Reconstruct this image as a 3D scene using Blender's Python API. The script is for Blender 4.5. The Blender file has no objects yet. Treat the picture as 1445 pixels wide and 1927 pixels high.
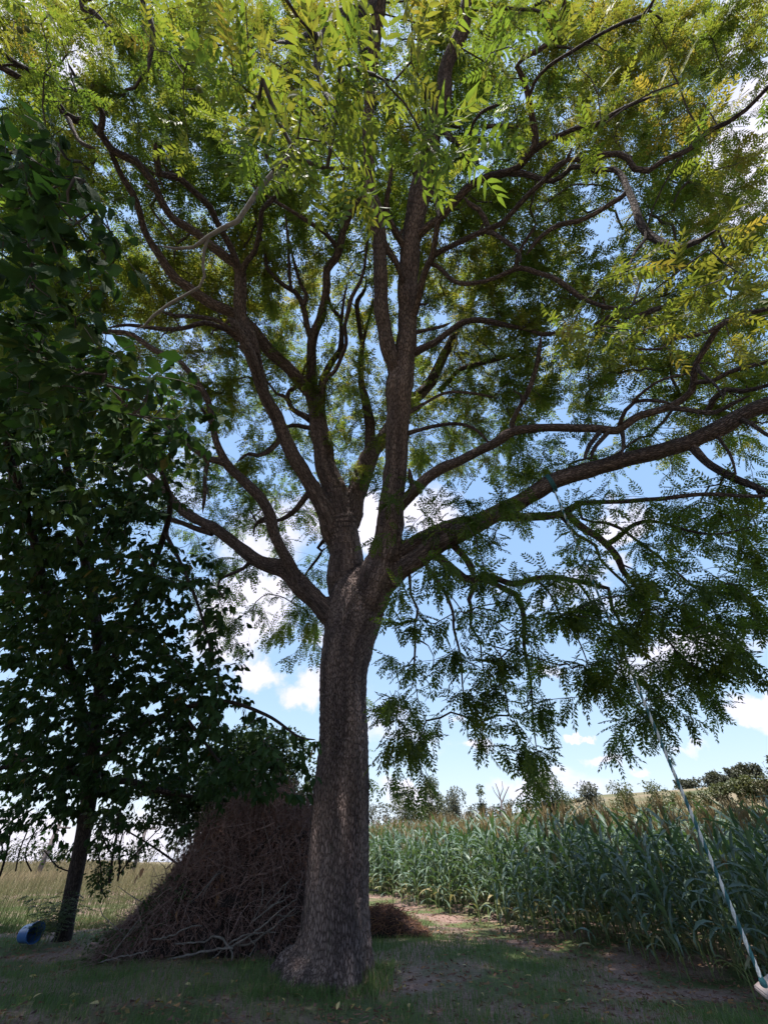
import bpy, math, random
import numpy as np
from mathutils import Vector, noise as mnoise

random.seed(7)
RNG = np.random.default_rng(7)
SC = bpy.context.scene
COL = SC.collection

# ------------------------------------------------------------------ camera
F_PX, CX, CY = 723.0, 722.5, 963.5
PITCH = math.radians(40.9)
CAM = np.array([0.0, 0.0, 1.5])
cam_d = bpy.data.cameras.new("camera")
cam = bpy.data.objects.new("camera", cam_d)
COL.objects.link(cam)
cam.location = CAM
cam.rotation_euler = (math.pi / 2 + PITCH, 0, 0)
cam_d.sensor_fit = 'VERTICAL'
cam_d.sensor_height = 36
cam_d.lens = 36 * F_PX / 1927
cam_d.clip_start = 0.05
cam_d.clip_end = 6000
SC.camera = cam
FW = np.array([0, math.cos(PITCH), math.sin(PITCH)])
UP = np.array([0, -math.sin(PITCH), math.cos(PITCH)])
RT = np.array([1.0, 0, 0])

def ray(px, py):
    return FW + RT * (px - CX) / F_PX + UP * (CY - py) / F_PX

def at(px, py, d):
    return CAM + ray(px, py) * d

def ground_at(px, py, z=0.0):
    v = ray(px, py)
    return CAM + v * ((z - CAM[2]) / v[2])

def at_dist(px, py, hd):
    v = ray(px, py)
    return CAM + v * (hd / math.hypot(v[0], v[1]))

# ------------------------------------------------------------------ light
SUN_EL, SUN_AZ = math.radians(69), math.radians(196)     # azimuth measured from +Y towards +X
sun_d = bpy.data.lights.new("sun", 'SUN')
sun_d.energy = 2.0
sun_d.angle = math.radians(0.5)
sun_d.color = (1.0, 0.95, 0.86)
sun = bpy.data.objects.new("sun", sun_d)
COL.objects.link(sun)
sdir = Vector((math.sin(SUN_AZ) * math.cos(SUN_EL), math.cos(SUN_AZ) * math.cos(SUN_EL), math.sin(SUN_EL)))
sun.rotation_euler = sdir.to_track_quat('Z', 'Y').to_euler()
sun.location = (0, 0, 30)

SC.view_settings.view_transform = 'Standard'
SC.view_settings.look = 'None'
SC.view_settings.exposure = 2.3
SC.view_settings.gamma = 1.0
SC.view_settings.use_curve_mapping = False
SC.cycles.max_bounces = 10
SC.cycles.diffuse_bounces = 7
SC.cycles.transparent_max_bounces = 8
SC.cycles.use_denoising = True

world = bpy.data.worlds.new("World")
SC.world = world
world.use_nodes = True

def build_world():
    nt = world.node_tree
    N, L = nt.nodes, nt.links
    N.clear()
    out = N.new('ShaderNodeOutputWorld')
    bg = N.new('ShaderNodeBackground')
    bg.inputs['Strength'].default_value = 0.10
    sky = N.new('ShaderNodeTexSky')
    sky.sky_type = 'NISHITA'
    sky.sun_disc = False
    sky.sun_elevation = SUN_EL
    sky.sun_rotation = SUN_AZ
    sky.altitude = 200
    sky.air_density = 1.0
    sky.dust_density = 0.6
    sky.ozone_density = 1.2
    tc = N.new('ShaderNodeTexCoord')
    def vm(op, a=None, b=None, scale=None):
        n = N.new('ShaderNodeVectorMath'); n.operation = op
        if a is not None:
            if isinstance(a, (tuple, list)): n.inputs[0].default_value = a
            else: L.new(a, n.inputs[0])
        if b is not None:
            if isinstance(b, (tuple, list)): n.inputs[1].default_value = b
            else: L.new(b, n.inputs[1])
        if scale is not None: n.inputs['Scale'].default_value = scale
        return n
    def noise(vec, scale, detail=6, rough=0.6):
        n = N.new('ShaderNodeTexNoise'); L.new(vec, n.inputs['Vector'])
        n.inputs['Scale'].default_value = scale; n.inputs['Detail'].default_value = detail
        n.inputs['Roughness'].default_value = rough
        return n
    def m(op, a, b=None, clamp=False):
        n = N.new('ShaderNodeMath'); n.operation = op; n.use_clamp = clamp
        for i, v in enumerate((a, b)):
            if v is None: continue
            if isinstance(v, (int, float)): n.inputs[i].default_value = v
            else: L.new(v, n.inputs[i])
        return n.outputs[0]
    gen = tc.outputs['Generated']
    n1 = noise(gen, 9.0, 7, 0.62)
    w = vm('SUBTRACT', n1.outputs['Color'], (0.5, 0.5, 0.5))
    w2 = vm('SCALE', w.outputs[0], scale=0.16)
    warped = vm('ADD', gen, w2.outputs[0]).outputs[0]
    # clouds as the photograph shows them: px, py, radius (degrees), flatness, strength
    blobs = [(470, 1140, 6.5, 1.2, 1), (430, 1190, 5.5, 1.2, 1), (500, 1010, 5.5, 1.0, .8), (560, 1310, 3.0, 1.6, 1), (590, 1280, 2.6, 1.0, 1),
             (480, 1275, 3.4, 2.0, 1), (600, 965, 4.0, 1.2, .9), (700, 980, 4.5, 1.0, 1), (800, 965, 5.0, 1.2, .95),
             (1440, 210, 5.0, 1.0, 1), (1420, 320, 5.0, 1.0, 1), (1400, 390, 4.0, 1.0, .9), (1380, 20, 3.0, 1, .8),
             (1420, 1325, 3.4, 2.2, 1), (1380, 1340, 2.4, 2.4, .9), (1290, 1230, 4.0, 1.8, .9), (1210, 1245, 3.0, 1.6, .8),
             (1160, 985, 3.6, 1.6, .9), (1090, 1388, 1.1, 2.2, 1), (900, 1410, 1.6, 2.0, .8), (1020, 1275, 1.9, 1.6, .7),
             (1130, 1432, 2.0, 3.0, .8), (1195, 1450, 1.4, 2.4, .8), (850, 1352, 1.2, 1.8, .7), (990, 1480, 3.6, 2.6, .85), (760, 1485, 3.2, 2.4, .9),
             (1300, 1410, 2.0, 3.5, .6), (110, 90, 4.0, 1, .9), (60, 1600, 8.0, 3.0, .9), (220, 1600, 6.0, 2.5, .9), (330, 930, 4, 1.4, .4)]
    mask = None
    for (px, py, rad, flat, s) in blobs:
        d = ray(px, py); d = d / np.linalg.norm(d)
        e = vm('SUBTRACT', warped, tuple(float(v) for v in d))
        e2 = vm('MULTIPLY', e.outputs[0], (1, 1, flat))
        ln = N.new('ShaderNodeVectorMath'); ln.operation = 'LENGTH'; L.new(e2.outputs[0], ln.inputs[0])
        mr = N.new('ShaderNodeMapRange'); mr.interpolation_type = 'SMOOTHSTEP'
        R = math.radians(rad)
        mr.inputs['From Min'].default_value = R * 0.55; mr.inputs['From Max'].default_value = R * 1.25
        mr.inputs['To Min'].default_value = s; mr.inputs['To Max'].default_value = 0
        L.new(ln.outputs['Value'], mr.inputs['Value'])
        mask = mr.outputs[0] if mask is None else m('MAXIMUM', mask, mr.outputs[0])
    # loose fair-weather cloud over the rest of the sky
    n2 = noise(vm('MULTIPLY', gen, (1, 1, 2.2)).outputs[0], 3.2, 8, 0.6)
    mr2 = N.new('ShaderNodeMapRange'); mr2.interpolation_type = 'SMOOTHSTEP'
    mr2.inputs['From Min'].default_value = 0.57; mr2.inputs['From Max'].default_value = 0.70
    mr2.inputs['To Max'].default_value = 0.75
    L.new(n2.outputs['Fac'], mr2.inputs['Value'])
    mask = m('MAXIMUM', mask, mr2.outputs[0])
    n3 = noise(gen, 16.0, 6, 0.6)
    edge = N.new('ShaderNodeMapRange'); edge.inputs['From Min'].default_value = 0.3; edge.inputs['From Max'].default_value = 0.6
    edge.inputs['To Min'].default_value = 0.72; edge.inputs['To Max'].default_value = 1.0
    L.new(n3.outputs['Fac'], edge.inputs['Value'])
    mask = m('MULTIPLY', mask, edge.outputs[0], True)
    shade = N.new('ShaderNodeMix'); shade.data_type = 'RGBA'
    shade.inputs['A'].default_value = (1.95, 1.85, 2.15, 1); shade.inputs['B'].default_value = (2.7, 2.55, 2.8, 1)
    L.new(n1.outputs['Fac'], shade.inputs['Factor'])
    mix = N.new('ShaderNodeMix'); mix.data_type = 'RGBA'
    L.new(mask, mix.inputs['Factor'])
    # the air's own blue, a little deeper than the raw model
    sep = N.new('ShaderNodeSeparateColor'); L.new(sky.outputs[0], sep.inputs[0])
    comb = N.new('ShaderNodeCombineColor')
    for i, (g, k) in enumerate(SKY_CURVE):
        L.new(m('MULTIPLY', m('POWER', sep.outputs[i], g), k), comb.inputs[i])
    L.new(comb.outputs[0], mix.inputs['A']); L.new(shade.outputs['Result'], mix.inputs['B'])
    L.new(mix.outputs['Result'], bg.inputs['Color'])
    L.new(bg.outputs[0], out.inputs[0])
SKY_CURVE = ((.50, .80), (.37, 1.08), (.17, 1.80))
build_world()

# ------------------------------------------------------------------ materials
def new_mat(name):
    m = bpy.data.materials.new(name); m.use_nodes = True
    nt = m.node_tree; nt.nodes.clear()
    return m, nt.nodes, nt.links

def ramp(N, L, fac, stops):
    r = N.new('ShaderNodeValToRGB')
    els = r.color_ramp.elements
    while len(els) > 1: els.remove(els[-1])
    els[0].position = stops[0][0]; els[0].color = (*stops[0][1], 1)
    for p, c in stops[1:]:
        e = els.new(p); e.color = (*c, 1)
    L.new(fac, r.inputs['Fac'])
    return r.outputs['Color']

def mat_bark(name, dark, mid, light, k=24.0, bump=0.9, moss=0.0):
    m, N, L = new_mat(name)
    out = N.new('ShaderNodeOutputMaterial'); b = N.new('ShaderNodeBsdfPrincipled')
    b.inputs['Roughness'].default_value = 0.9
    b.inputs['Specular IOR Level'].default_value = 0.2
    a = N.new('ShaderNodeAttribute'); a.attribute_name = 'bark'
    sc = N.new('ShaderNodeVectorMath'); sc.operation = 'SCALE'; sc.inputs['Scale'].default_value = k
    L.new(a.outputs['Vector'], sc.inputs[0])
    nz = N.new('ShaderNodeTexNoise'); nz.inputs['Scale'].default_value = 1.3; nz.inputs['Detail'].default_value = 5
    L.new(sc.outputs[0], nz.inputs['Vector'])
    off = N.new('ShaderNodeVectorMath'); off.operation = 'MULTIPLY_ADD'
    off.inputs[1].default_value = (0.9, 0.9, 0.9)
    L.new(nz.outputs['Color'], off.inputs[0]); L.new(sc.outputs[0], off.inputs[2])
    vo = N.new('ShaderNodeTexVoronoi'); vo.feature = 'DISTANCE_TO_EDGE'; vo.inputs['Scale'].default_value = 1.0
    L.new(off.outputs[0], vo.inputs['Vector'])
    nf = N.new('ShaderNodeTexNoise'); nf.inputs['Scale'].default_value = 5; nf.inputs['Detail'].default_value = 8; nf.inputs['Roughness'].default_value = .7
    L.new(off.outputs[0], nf.inputs['Vector'])
    big = N.new('ShaderNodeTexNoise'); big.inputs['Scale'].default_value = 0.16; big.inputs['Detail'].default_value = 3
    st = N.new('ShaderNodeVectorMath'); st.operation = 'MULTIPLY'; st.inputs[1].default_value = (1, 1, .35); L.new(off.outputs[0], st.inputs[0])
    L.new(st.outputs[0], big.inputs['Vector'])
    mr = N.new('ShaderNodeMapRange'); mr.inputs['From Max'].default_value = 0.24
    L.new(vo.outputs['Distance'], mr.inputs['Value'])
    h = N.new('ShaderNodeMath'); h.operation = 'MULTIPLY_ADD'; h.inputs[1].default_value = 0.55
    L.new(nf.outputs['Fac'], h.inputs[0]); L.new(mr.outputs[0], h.inputs[2])
    f2 = N.new('ShaderNodeMapRange'); f2.inputs['From Min'].default_value = 0.15; f2.inputs['From Max'].default_value = 1.45
    L.new(h.outputs[0], f2.inputs['Value'])
    c = ramp(N, L, f2.outputs[0], [(0.0, dark), (0.42, mid), (1.0, light)])
    mx = N.new('ShaderNodeMix'); mx.data_type = 'RGBA'; mx.blend_type = 'MULTIPLY'; mx.inputs['Factor'].default_value = 1
    tone = ramp(N, L, big.outputs['Fac'], [(0.35, (.5, .48, .52)), (0.62, (1.15, 1.08, 1.05))])
    L.new(c, mx.inputs['A']); L.new(tone, mx.inputs['B'])
    # backlit dark of thin limbs painted in by radius, thick trunk paler (the attribute's xy length is the stem's radius)
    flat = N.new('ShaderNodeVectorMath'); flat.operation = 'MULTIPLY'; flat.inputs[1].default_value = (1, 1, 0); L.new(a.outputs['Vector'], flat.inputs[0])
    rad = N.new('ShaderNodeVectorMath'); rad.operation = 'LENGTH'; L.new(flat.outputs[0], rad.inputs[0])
    backlit_tone = N.new('ShaderNodeMapRange'); backlit_tone.inputs['From Min'].default_value = .04; backlit_tone.inputs['From Max'].default_value = .45
    backlit_tone.inputs['To Min'].default_value = .55; backlit_tone.inputs['To Max'].default_value = 1.12; L.new(rad.outputs['Value'], backlit_tone.inputs['Value'])
    mxa = N.new('ShaderNodeVectorMath'); mxa.operation = 'SCALE'; L.new(mx.outputs['Result'], mxa.inputs[0]); L.new(backlit_tone.outputs[0], mxa.inputs['Scale'])
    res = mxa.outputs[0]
    if moss > 0:
        g = N.new('ShaderNodeTexNoise'); g.inputs['Scale'].default_value = 0.35; g.inputs['Detail'].default_value = 6
        L.new(off.outputs[0], g.inputs['Vector'])
        gm = N.new('ShaderNodeMapRange'); gm.inputs['From Min'].default_value = .58; gm.inputs['From Max'].default_value = .75; gm.inputs['To Max'].default_value = moss
        L.new(g.outputs['Fac'], gm.inputs['Value'])
        m2 = N.new('ShaderNodeMix'); m2.data_type = 'RGBA'; m2.inputs['B'].default_value = (.07, .085, .05, 1)
        L.new(gm.outputs[0], m2.inputs['Factor']); L.new(res, m2.inputs['A']); res = m2.outputs['Result']
    L.new(res, b.inputs['Base Color'])
    bu = N.new('ShaderNodeBump'); bu.inputs['Strength'].default_value = bump; bu.inputs['Distance'].default_value = 0.03
    L.new(h.outputs[0], bu.inputs['Height']); L.new(bu.outputs[0], b.inputs['Normal'])
    L.new(b.outputs[0], out.inputs[0])
    return m

def mat_leaf(name, stops, trans, tr_mix=0.45, rough=0.45, spec=0.4, veins=False):
    """stops: ramp of reflected colours over the per-leaf value; trans: ramp of transmitted colours"""
    m, N, L = new_mat(name)
    out = N.new('ShaderNodeOutputMaterial'); b = N.new('ShaderNodeBsdfPrincipled')
    b.inputs['Roughness'].default_value = rough; b.inputs['Specular IOR Level'].default_value = spec
    t = N.new('ShaderNodeBsdfTranslucent'); mix = N.new('ShaderNodeMixShader'); mix.inputs[0].default_value = tr_mix
    a = N.new('ShaderNodeAttribute'); a.attribute_name = 'tint'
    oi = N.new('ShaderNodeObjectInfo')
    geo = N.new('ShaderNodeNewGeometry')
    nz = N.new('ShaderNodeTexNoise'); nz.inputs['Scale'].default_value = 30; nz.inputs['Detail'].default_value = 3
    L.new(geo.outputs['Position'], nz.inputs['Vector'])
    s = N.new('ShaderNodeMath'); s.operation = 'MULTIPLY_ADD'; s.inputs[1].default_value = 0.25
    L.new(nz.outputs['Fac'], s.inputs[0]); L.new(a.outputs['Fac'], s.inputs[2])
    s2 = N.new('ShaderNodeMath'); s2.operation = 'SUBTRACT'; s2.inputs[1].default_value = 0.125
    L.new(s.outputs[0], s2.inputs[0])
    c = ramp(N, L, s2.outputs[0], stops); c2 = ramp(N, L, s2.outputs[0], trans)
    L.new(c, b.inputs['Base Color']); L.new(c2, t.inputs['Color'])
    if veins:
        wv = N.new('ShaderNodeTexWave'); wv.inputs['Scale'].default_value = 14; wv.inputs['Distortion'].default_value = .6
        av = N.new('ShaderNodeAttribute'); av.attribute_name = 'luv'
        L.new(av.outputs['Vector'], wv.inputs['Vector'])
        bu = N.new('ShaderNodeBump'); bu.inputs['Strength'].default_value = .5; bu.inputs['Distance'].default_value = .004
        L.new(wv.outputs['Fac'], bu.inputs['Height']); L.new(bu.outputs[0], b.inputs['Normal'])
    L.new(b.outputs[0], mix.inputs[1]); L.new(t.outputs[0], mix.inputs[2]); L.new(mix.outputs[0], out.inputs[0])
    return m

def mat_plain(name, c1, c2, scale=8.0, rough=0.8, bump=0.3, spec=0.3):
    m, N, L = new_mat(name)
    out = N.new('ShaderNodeOutputMaterial'); b = N.new('ShaderNodeBsdfPrincipled')
    b.inputs['Roughness'].default_value = rough; b.inputs['Specular IOR Level'].default_value = spec
    geo = N.new('ShaderNodeNewGeometry')
    nz = N.new('ShaderNodeTexNoise'); nz.inputs['Scale'].default_value = scale; nz.inputs['Detail'].default_value = 6
    L.new(geo.outputs['Position'], nz.inputs['Vector'])
    L.new(ramp(N, L, nz.outputs['Fac'], [(.3, c1), (.7, c2)]), b.inputs['Base Color'])
    bu = N.new('ShaderNodeBump'); bu.inputs['Strength'].default_value = bump; bu.inputs['Distance'].default_value = .01
    L.new(nz.outputs['Fac'], bu.inputs['Height']); L.new(bu.outputs[0], b.inputs['Normal'])
    L.new(b.outputs[0], out.inputs[0])
    return m

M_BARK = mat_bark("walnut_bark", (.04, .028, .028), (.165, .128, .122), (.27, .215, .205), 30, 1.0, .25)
M_TWIG = mat_plain("twig_bark", (.03, .025, .023), (.075, .06, .055), 20, .85)
M_GREYTWIG = mat_plain("grey_twig_bark", (.085, .075, .072), (.19, .17, .16), 25, .85)
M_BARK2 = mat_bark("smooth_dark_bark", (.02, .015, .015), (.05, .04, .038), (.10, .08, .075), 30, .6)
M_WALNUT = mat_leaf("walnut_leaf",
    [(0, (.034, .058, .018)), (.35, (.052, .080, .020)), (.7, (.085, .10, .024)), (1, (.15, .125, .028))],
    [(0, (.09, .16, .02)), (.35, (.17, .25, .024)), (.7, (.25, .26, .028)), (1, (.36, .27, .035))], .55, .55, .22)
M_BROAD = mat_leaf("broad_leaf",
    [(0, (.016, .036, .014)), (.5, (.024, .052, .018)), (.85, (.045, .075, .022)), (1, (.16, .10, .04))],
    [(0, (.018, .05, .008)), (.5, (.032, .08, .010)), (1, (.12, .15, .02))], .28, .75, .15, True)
M_SHRUB = mat_leaf("shrub_leaf",
    [(0, (.02, .04, .014)), (.5, (.04, .07, .02)), (1, (.08, .11, .03))],
    [(0, (.03, .07, .01)), (1, (.14, .20, .03))], .3)
M_CORN = mat_leaf("corn_leaf",
    [(0, (.07, .115, .088)), (.5, (.12, .17, .13)), (.85, (.17, .20, .11)), (1, (.32, .26, .14))],
    [(0, (.05, .12, .02)), (.5, (.10, .19, .03)), (1, (.28, .27, .08))], .3, .42, .5)
M_STALK = mat_plain("corn_stalk", (.07, .11, .04), (.14, .17, .06), 6, .6)
M_TASSEL = mat_leaf("corn_tassel", [(0, (.20, .14, .07)), (1, (.36, .27, .14))], [(0, (.2, .14, .06)), (1, (.35, .27, .13))], .3, .7, .1)
M_GRASS = mat_leaf("grass_blade",
    [(0, (.065, .12, .042)), (.45, (.11, .175, .06)), (.75, (.20, .20, .09)), (1, (.36, .27, .17))],
    [(0, (.04, .10, .01)), (.5, (.10, .18, .02)), (1, (.26, .20, .09))], .35, .6, .25)
M_DRYGRASS = mat_leaf("dry_grass",
    [(0, (.07, .09, .035)), (.5, (.14, .125, .065)), (1, (.24, .18, .11))],
    [(0, (.08, .12, .03)), (1, (.24, .19, .10))], .35, .7, .2)
M_DEAD = mat_leaf("dead_leaf",
    [(0, (.07, .04, .04)), (.5, (.15, .085, .075)), (.85, (.24, .13, .09)), (1, (.36, .20, .09))],
    [(0, (.04, .02, .012)), (1, (.25, .11, .04))], .2, .7, .2)
M_FALLEN = mat_leaf("fallen_leaf", [(0, (.22, .15, .06)), (.6, (.42, .32, .10)), (1, (.55, .45, .25))], [(0, (.2, .15, .04)), (1, (.5, .4, .1))], .2, .6, .3)
M_BRUSH = mat_plain("brush_twig", (.13, .085, .08), (.34, .23, .21), 12, .9)
M_FILLER = mat_plain("dark_filler", (.010, .008, .008), (.03, .02, .02), 5, .95)
M_FRUIT = mat_plain("walnut_husk", (.05, .07, .02), (.10, .11, .03), 30, .6, .4)
M_BLUE = mat_plain("blue_plastic", (.02, .07, .22), (.04, .12, .32), 5, .4, .05, .5)
M_TEAL = mat_plain("teal_rope_strand", (.02, .07, .09), (.03, .12, .14), 60, .6, .3)
M_WHITE = mat_plain("white_rope_strand", (.38, .40, .42), (.55, .57, .60), 60, .6, .3)
M_SEAT = mat_plain("pale_weathered_wood", (.36, .28, .27), (.50, .40, .38), 14, .7, .3)
M_POLE = mat_plain("weathered_pole", (.10, .08, .09), (.18, .15, .15), 5, .9)

# ------------------------------------------------------------------ object helpers
def tag(o, label=None, cat=None, group=None, kind=None):
    if label: o['label'] = label
    if cat: o['category'] = cat
    if group: o['group'] = group
    if kind: o['kind'] = kind
    return o

def empty(name, loc, label=None, cat=None, group=None):
    o = bpy.data.objects.new(name, None); COL.objects.link(o)
    o.location = [float(v) for v in loc]; o.empty_display_size = .3
    return tag(o, label, cat, group)

def link(name, me, parent=None, loc=None):
    o = bpy.data.objects.new(name, me); COL.objects.link(o)
    if parent is not None:
        o.parent = parent
        if loc is None: o.location = [-v for v in parent.location]     # mesh verts are in world coordinates
    if loc is not None: o.location = [float(v) for v in loc]
    return o

def mesh_np(name, V, Q, mat, vattr=None, fattr=None, smooth=False, nside=4):
    V = np.asarray(V, dtype=np.float32).reshape(-1, 3); Q = np.asarray(Q, dtype=np.int32).reshape(-1, nside)
    me = bpy.data.meshes.new(name)
    me.vertices.add(len(V)); me.vertices.foreach_set('co', V.ravel())
    me.loops.add(Q.size); me.loops.foreach_set('vertex_index', Q.ravel())
    me.polygons.add(len(Q))
    me.polygons.foreach_set('loop_start', np.arange(0, Q.size, nside, dtype=np.int32))
    me.polygons.foreach_set('loop_total', np.full(len(Q), nside, dtype=np.int32))
    me.update(calc_edges=True)
    if smooth: me.polygons.foreach_set('use_smooth', np.ones(len(Q), dtype=bool))
    for k, v in (vattr or {}).items():
        a = me.attributes.new(k, 'FLOAT_VECTOR', 'POINT'); a.data.foreach_set('vector', np.asarray(v, dtype=np.float32).ravel())
    for k, v in (fattr or {}).items():
        a = me.attributes.new(k, 'FLOAT', 'FACE'); a.data.foreach_set('value', np.asarray(v, dtype=np.float32).ravel())
    me.materials.append(mat)
    return me

class Acc:
    """collects quads with optional bark vector and tint"""
    def __init__(s): s.V = []; s.Q = []; s.B = []; s.T = []; s.n = 0
    def add(s, V, Q, B=None, T=0.5):
        V = np.asarray(V, dtype=np.float32); Q = np.asarray(Q, dtype=np.int32)
        s.V.append(V); s.Q.append(Q + s.n); s.n += len(V)
        s.B.append(np.zeros_like(V) if B is None else np.asarray(B, dtype=np.float32))
        s.T.append(np.full(len(Q), T, dtype=np.float32) if np.isscalar(T) else np.asarray(T, dtype=np.float32))
    def mesh(s, name, mat, smooth=False):
        return mesh_np(name, np.concatenate(s.V), np.concatenate(s.Q), mat, {'bark': np.concatenate(s.B)}, {'tint': np.concatenate(s.T)}, smooth)

def frames(P):
    P = np.asarray(P, dtype=float); n = len(P)
    T = np.zeros_like(P); T[1:-1] = P[2:] - P[:-2]; T[0] = P[1] - P[0]; T[-1] = P[-1] - P[-2]
    T /= np.maximum(np.linalg.norm(T, axis=1, keepdims=True), 1e-9)
    a = np.array([0, 1.0, 0]) if abs(T[0][1]) < .8 else np.array([1.0, 0, 0])
    N = np.zeros_like(P); u = a - T[0] * np.dot(a, T[0]); N[0] = u / np.linalg.norm(u)
    for i in range(1, n):
        u = N[i - 1] - T[i] * np.dot(N[i - 1], T[i]); l = np.linalg.norm(u)
        N[i] = u / l if l > 1e-6 else N[i - 1]
    return T, N, np.cross(T, N)

def tube(P, R, sides, cap=False, rough=0.0, seed=0, vscale=.30):
    P = np.asarray(P, dtype=float); R = np.asarray(R, dtype=float); n = len(P)
    T, A, B = frames(P)
    th = np.arange(sides) * 2 * math.pi / sides
    c, s = np.cos(th), np.sin(th)
    D = A[:, None, :] * c[None, :, None] + B[:, None, :] * s[None, :, None]
    seg = np.concatenate([[0], np.cumsum(np.linalg.norm(np.diff(P, axis=0), axis=1))])
    rr = np.repeat(R[:, None], sides, axis=1)
    if rough > 0:
        for i in range(n):
            for j in range(sides):
                q = Vector((c[j] * R[i] * 26, s[j] * R[i] * 26, seg[i] * 8 + seed * 3.7))
                v = mnoise.voronoi(q * 1.0)[0]
                e = v[1] - v[0]
                big = mnoise.noise(Vector((c[j] * 1.2, s[j] * 1.2, seg[i] * .9 + seed)))
                rr[i, j] = R[i] * (1 + .10 * big * min(1, rough * 60)) + rough * (min(e * 1.6, 1) - .5)
    V = P[:, None, :] + D * rr[:, :, None]
    Bk = np.zeros((n, sides, 3)); Bk[:, :, 0] = c * R[:, None]; Bk[:, :, 1] = s * R[:, None]; Bk[:, :, 2] = seg[:, None] * vscale + seed * 2.31
    i = np.arange(n - 1)[:, None] * sides; j = np.arange(sides)[None, :]; j2 = (j + 1) % sides
    Q = np.stack([i + j, i + j2, i + sides + j2, i + sides + j], axis=-1).reshape(-1, 4)
    V = V.reshape(-1, 3); Bk = Bk.reshape(-1, 3)
    if cap:
        for k0, sgn in ((0, -1), (n - 1, 1)):
            cidx = len(V)
            V = np.vstack([V, P[k0][None]]); Bk = np.vstack([Bk, [[0, 0, seg[k0] * vscale]]])
            base = k0 * sides
            qs = [[base + a, base + (a + 1) % sides, base + (a + 2) % sides, cidx] for a in range(0, sides, 2)]
            if sgn < 0: qs = [q[::-1] for q in qs]
            Q = np.vstack([Q, qs])
    return V, Q, Bk

def spline(P, step):
    """Catmull-Rom through rows of P (first three columns are xyz)"""
    P = np.asarray(P, dtype=float)
    if len(P) == 2: P = np.array([P[0], (P[0] + P[1]) / 2, P[1]])
    E = np.vstack([2 * P[0] - P[1], P, 2 * P[-1] - P[-2]]); out = []
    for i in range(1, len(E) - 2):
        k = max(1, int(np.linalg.norm(E[i + 1][:3] - E[i][:3]) / step))
        for t in np.arange(k) / k:
            out.append(.5 * ((2 * E[i]) + (-E[i - 1] + E[i + 1]) * t + (2 * E[i - 1] - 5 * E[i] + 4 * E[i + 1] - E[i + 2]) * t * t
                             + (-E[i - 1] + 3 * E[i] - 3 * E[i + 1] + E[i + 2]) * t ** 3))
    out.append(P[-1])
    return np.array(out)

def unit(v):
    return v / np.maximum(np.linalg.norm(v, axis=-1, keepdims=True), 1e-9)

# ------------------------------------------------------------------ terrain
def terrain(x, y):
    """height of the land, metres"""
    x = np.asarray(x, dtype=float); y = np.asarray(y, dtype=float)
    d = np.hypot(x, y)
    near = .03 * np.sin(x * 1.3 + y * .6) + .025 * np.sin(x * .5 - y * 1.1)
    near = near * np.clip(d / 5, 0, 1)
    az = np.degrees(np.arctan2(x, y))
    E = np.interp(az, [-180, -100, -12, -4, 8, 17, 23, 34, 45, 70, 120, 180], [-1.0, -1.6, -1.6, 1.4, 1.9, 2.7, 3.8, 4.0, 4.6, 5.0, 1.0, -1.0])
    top = 1.5 + 400 * np.tan(np.radians(np.maximum(E, 0)))
    t = np.clip((d - 55) / 345, 0, 1)
    up = (top - 1.5) * t * t * (3 - 2 * t) * np.where(E > 0, 1, 0) + np.where(E > 0, 1.5 * np.clip(E, 0, 1) * np.clip((d - 35) / 60, 0, 1), 0)
    dn = np.where(E < 0, -(.8 * np.clip((d - 25) / 75, 0, 1) + .05 * np.clip(d - 100, 0, 1e9)) * np.clip(-E / 1.6, 0, 1), 0)
    back = -np.clip((d - 480) / 900, 0, 1) * 60
    return near + up + dn + back

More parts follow.
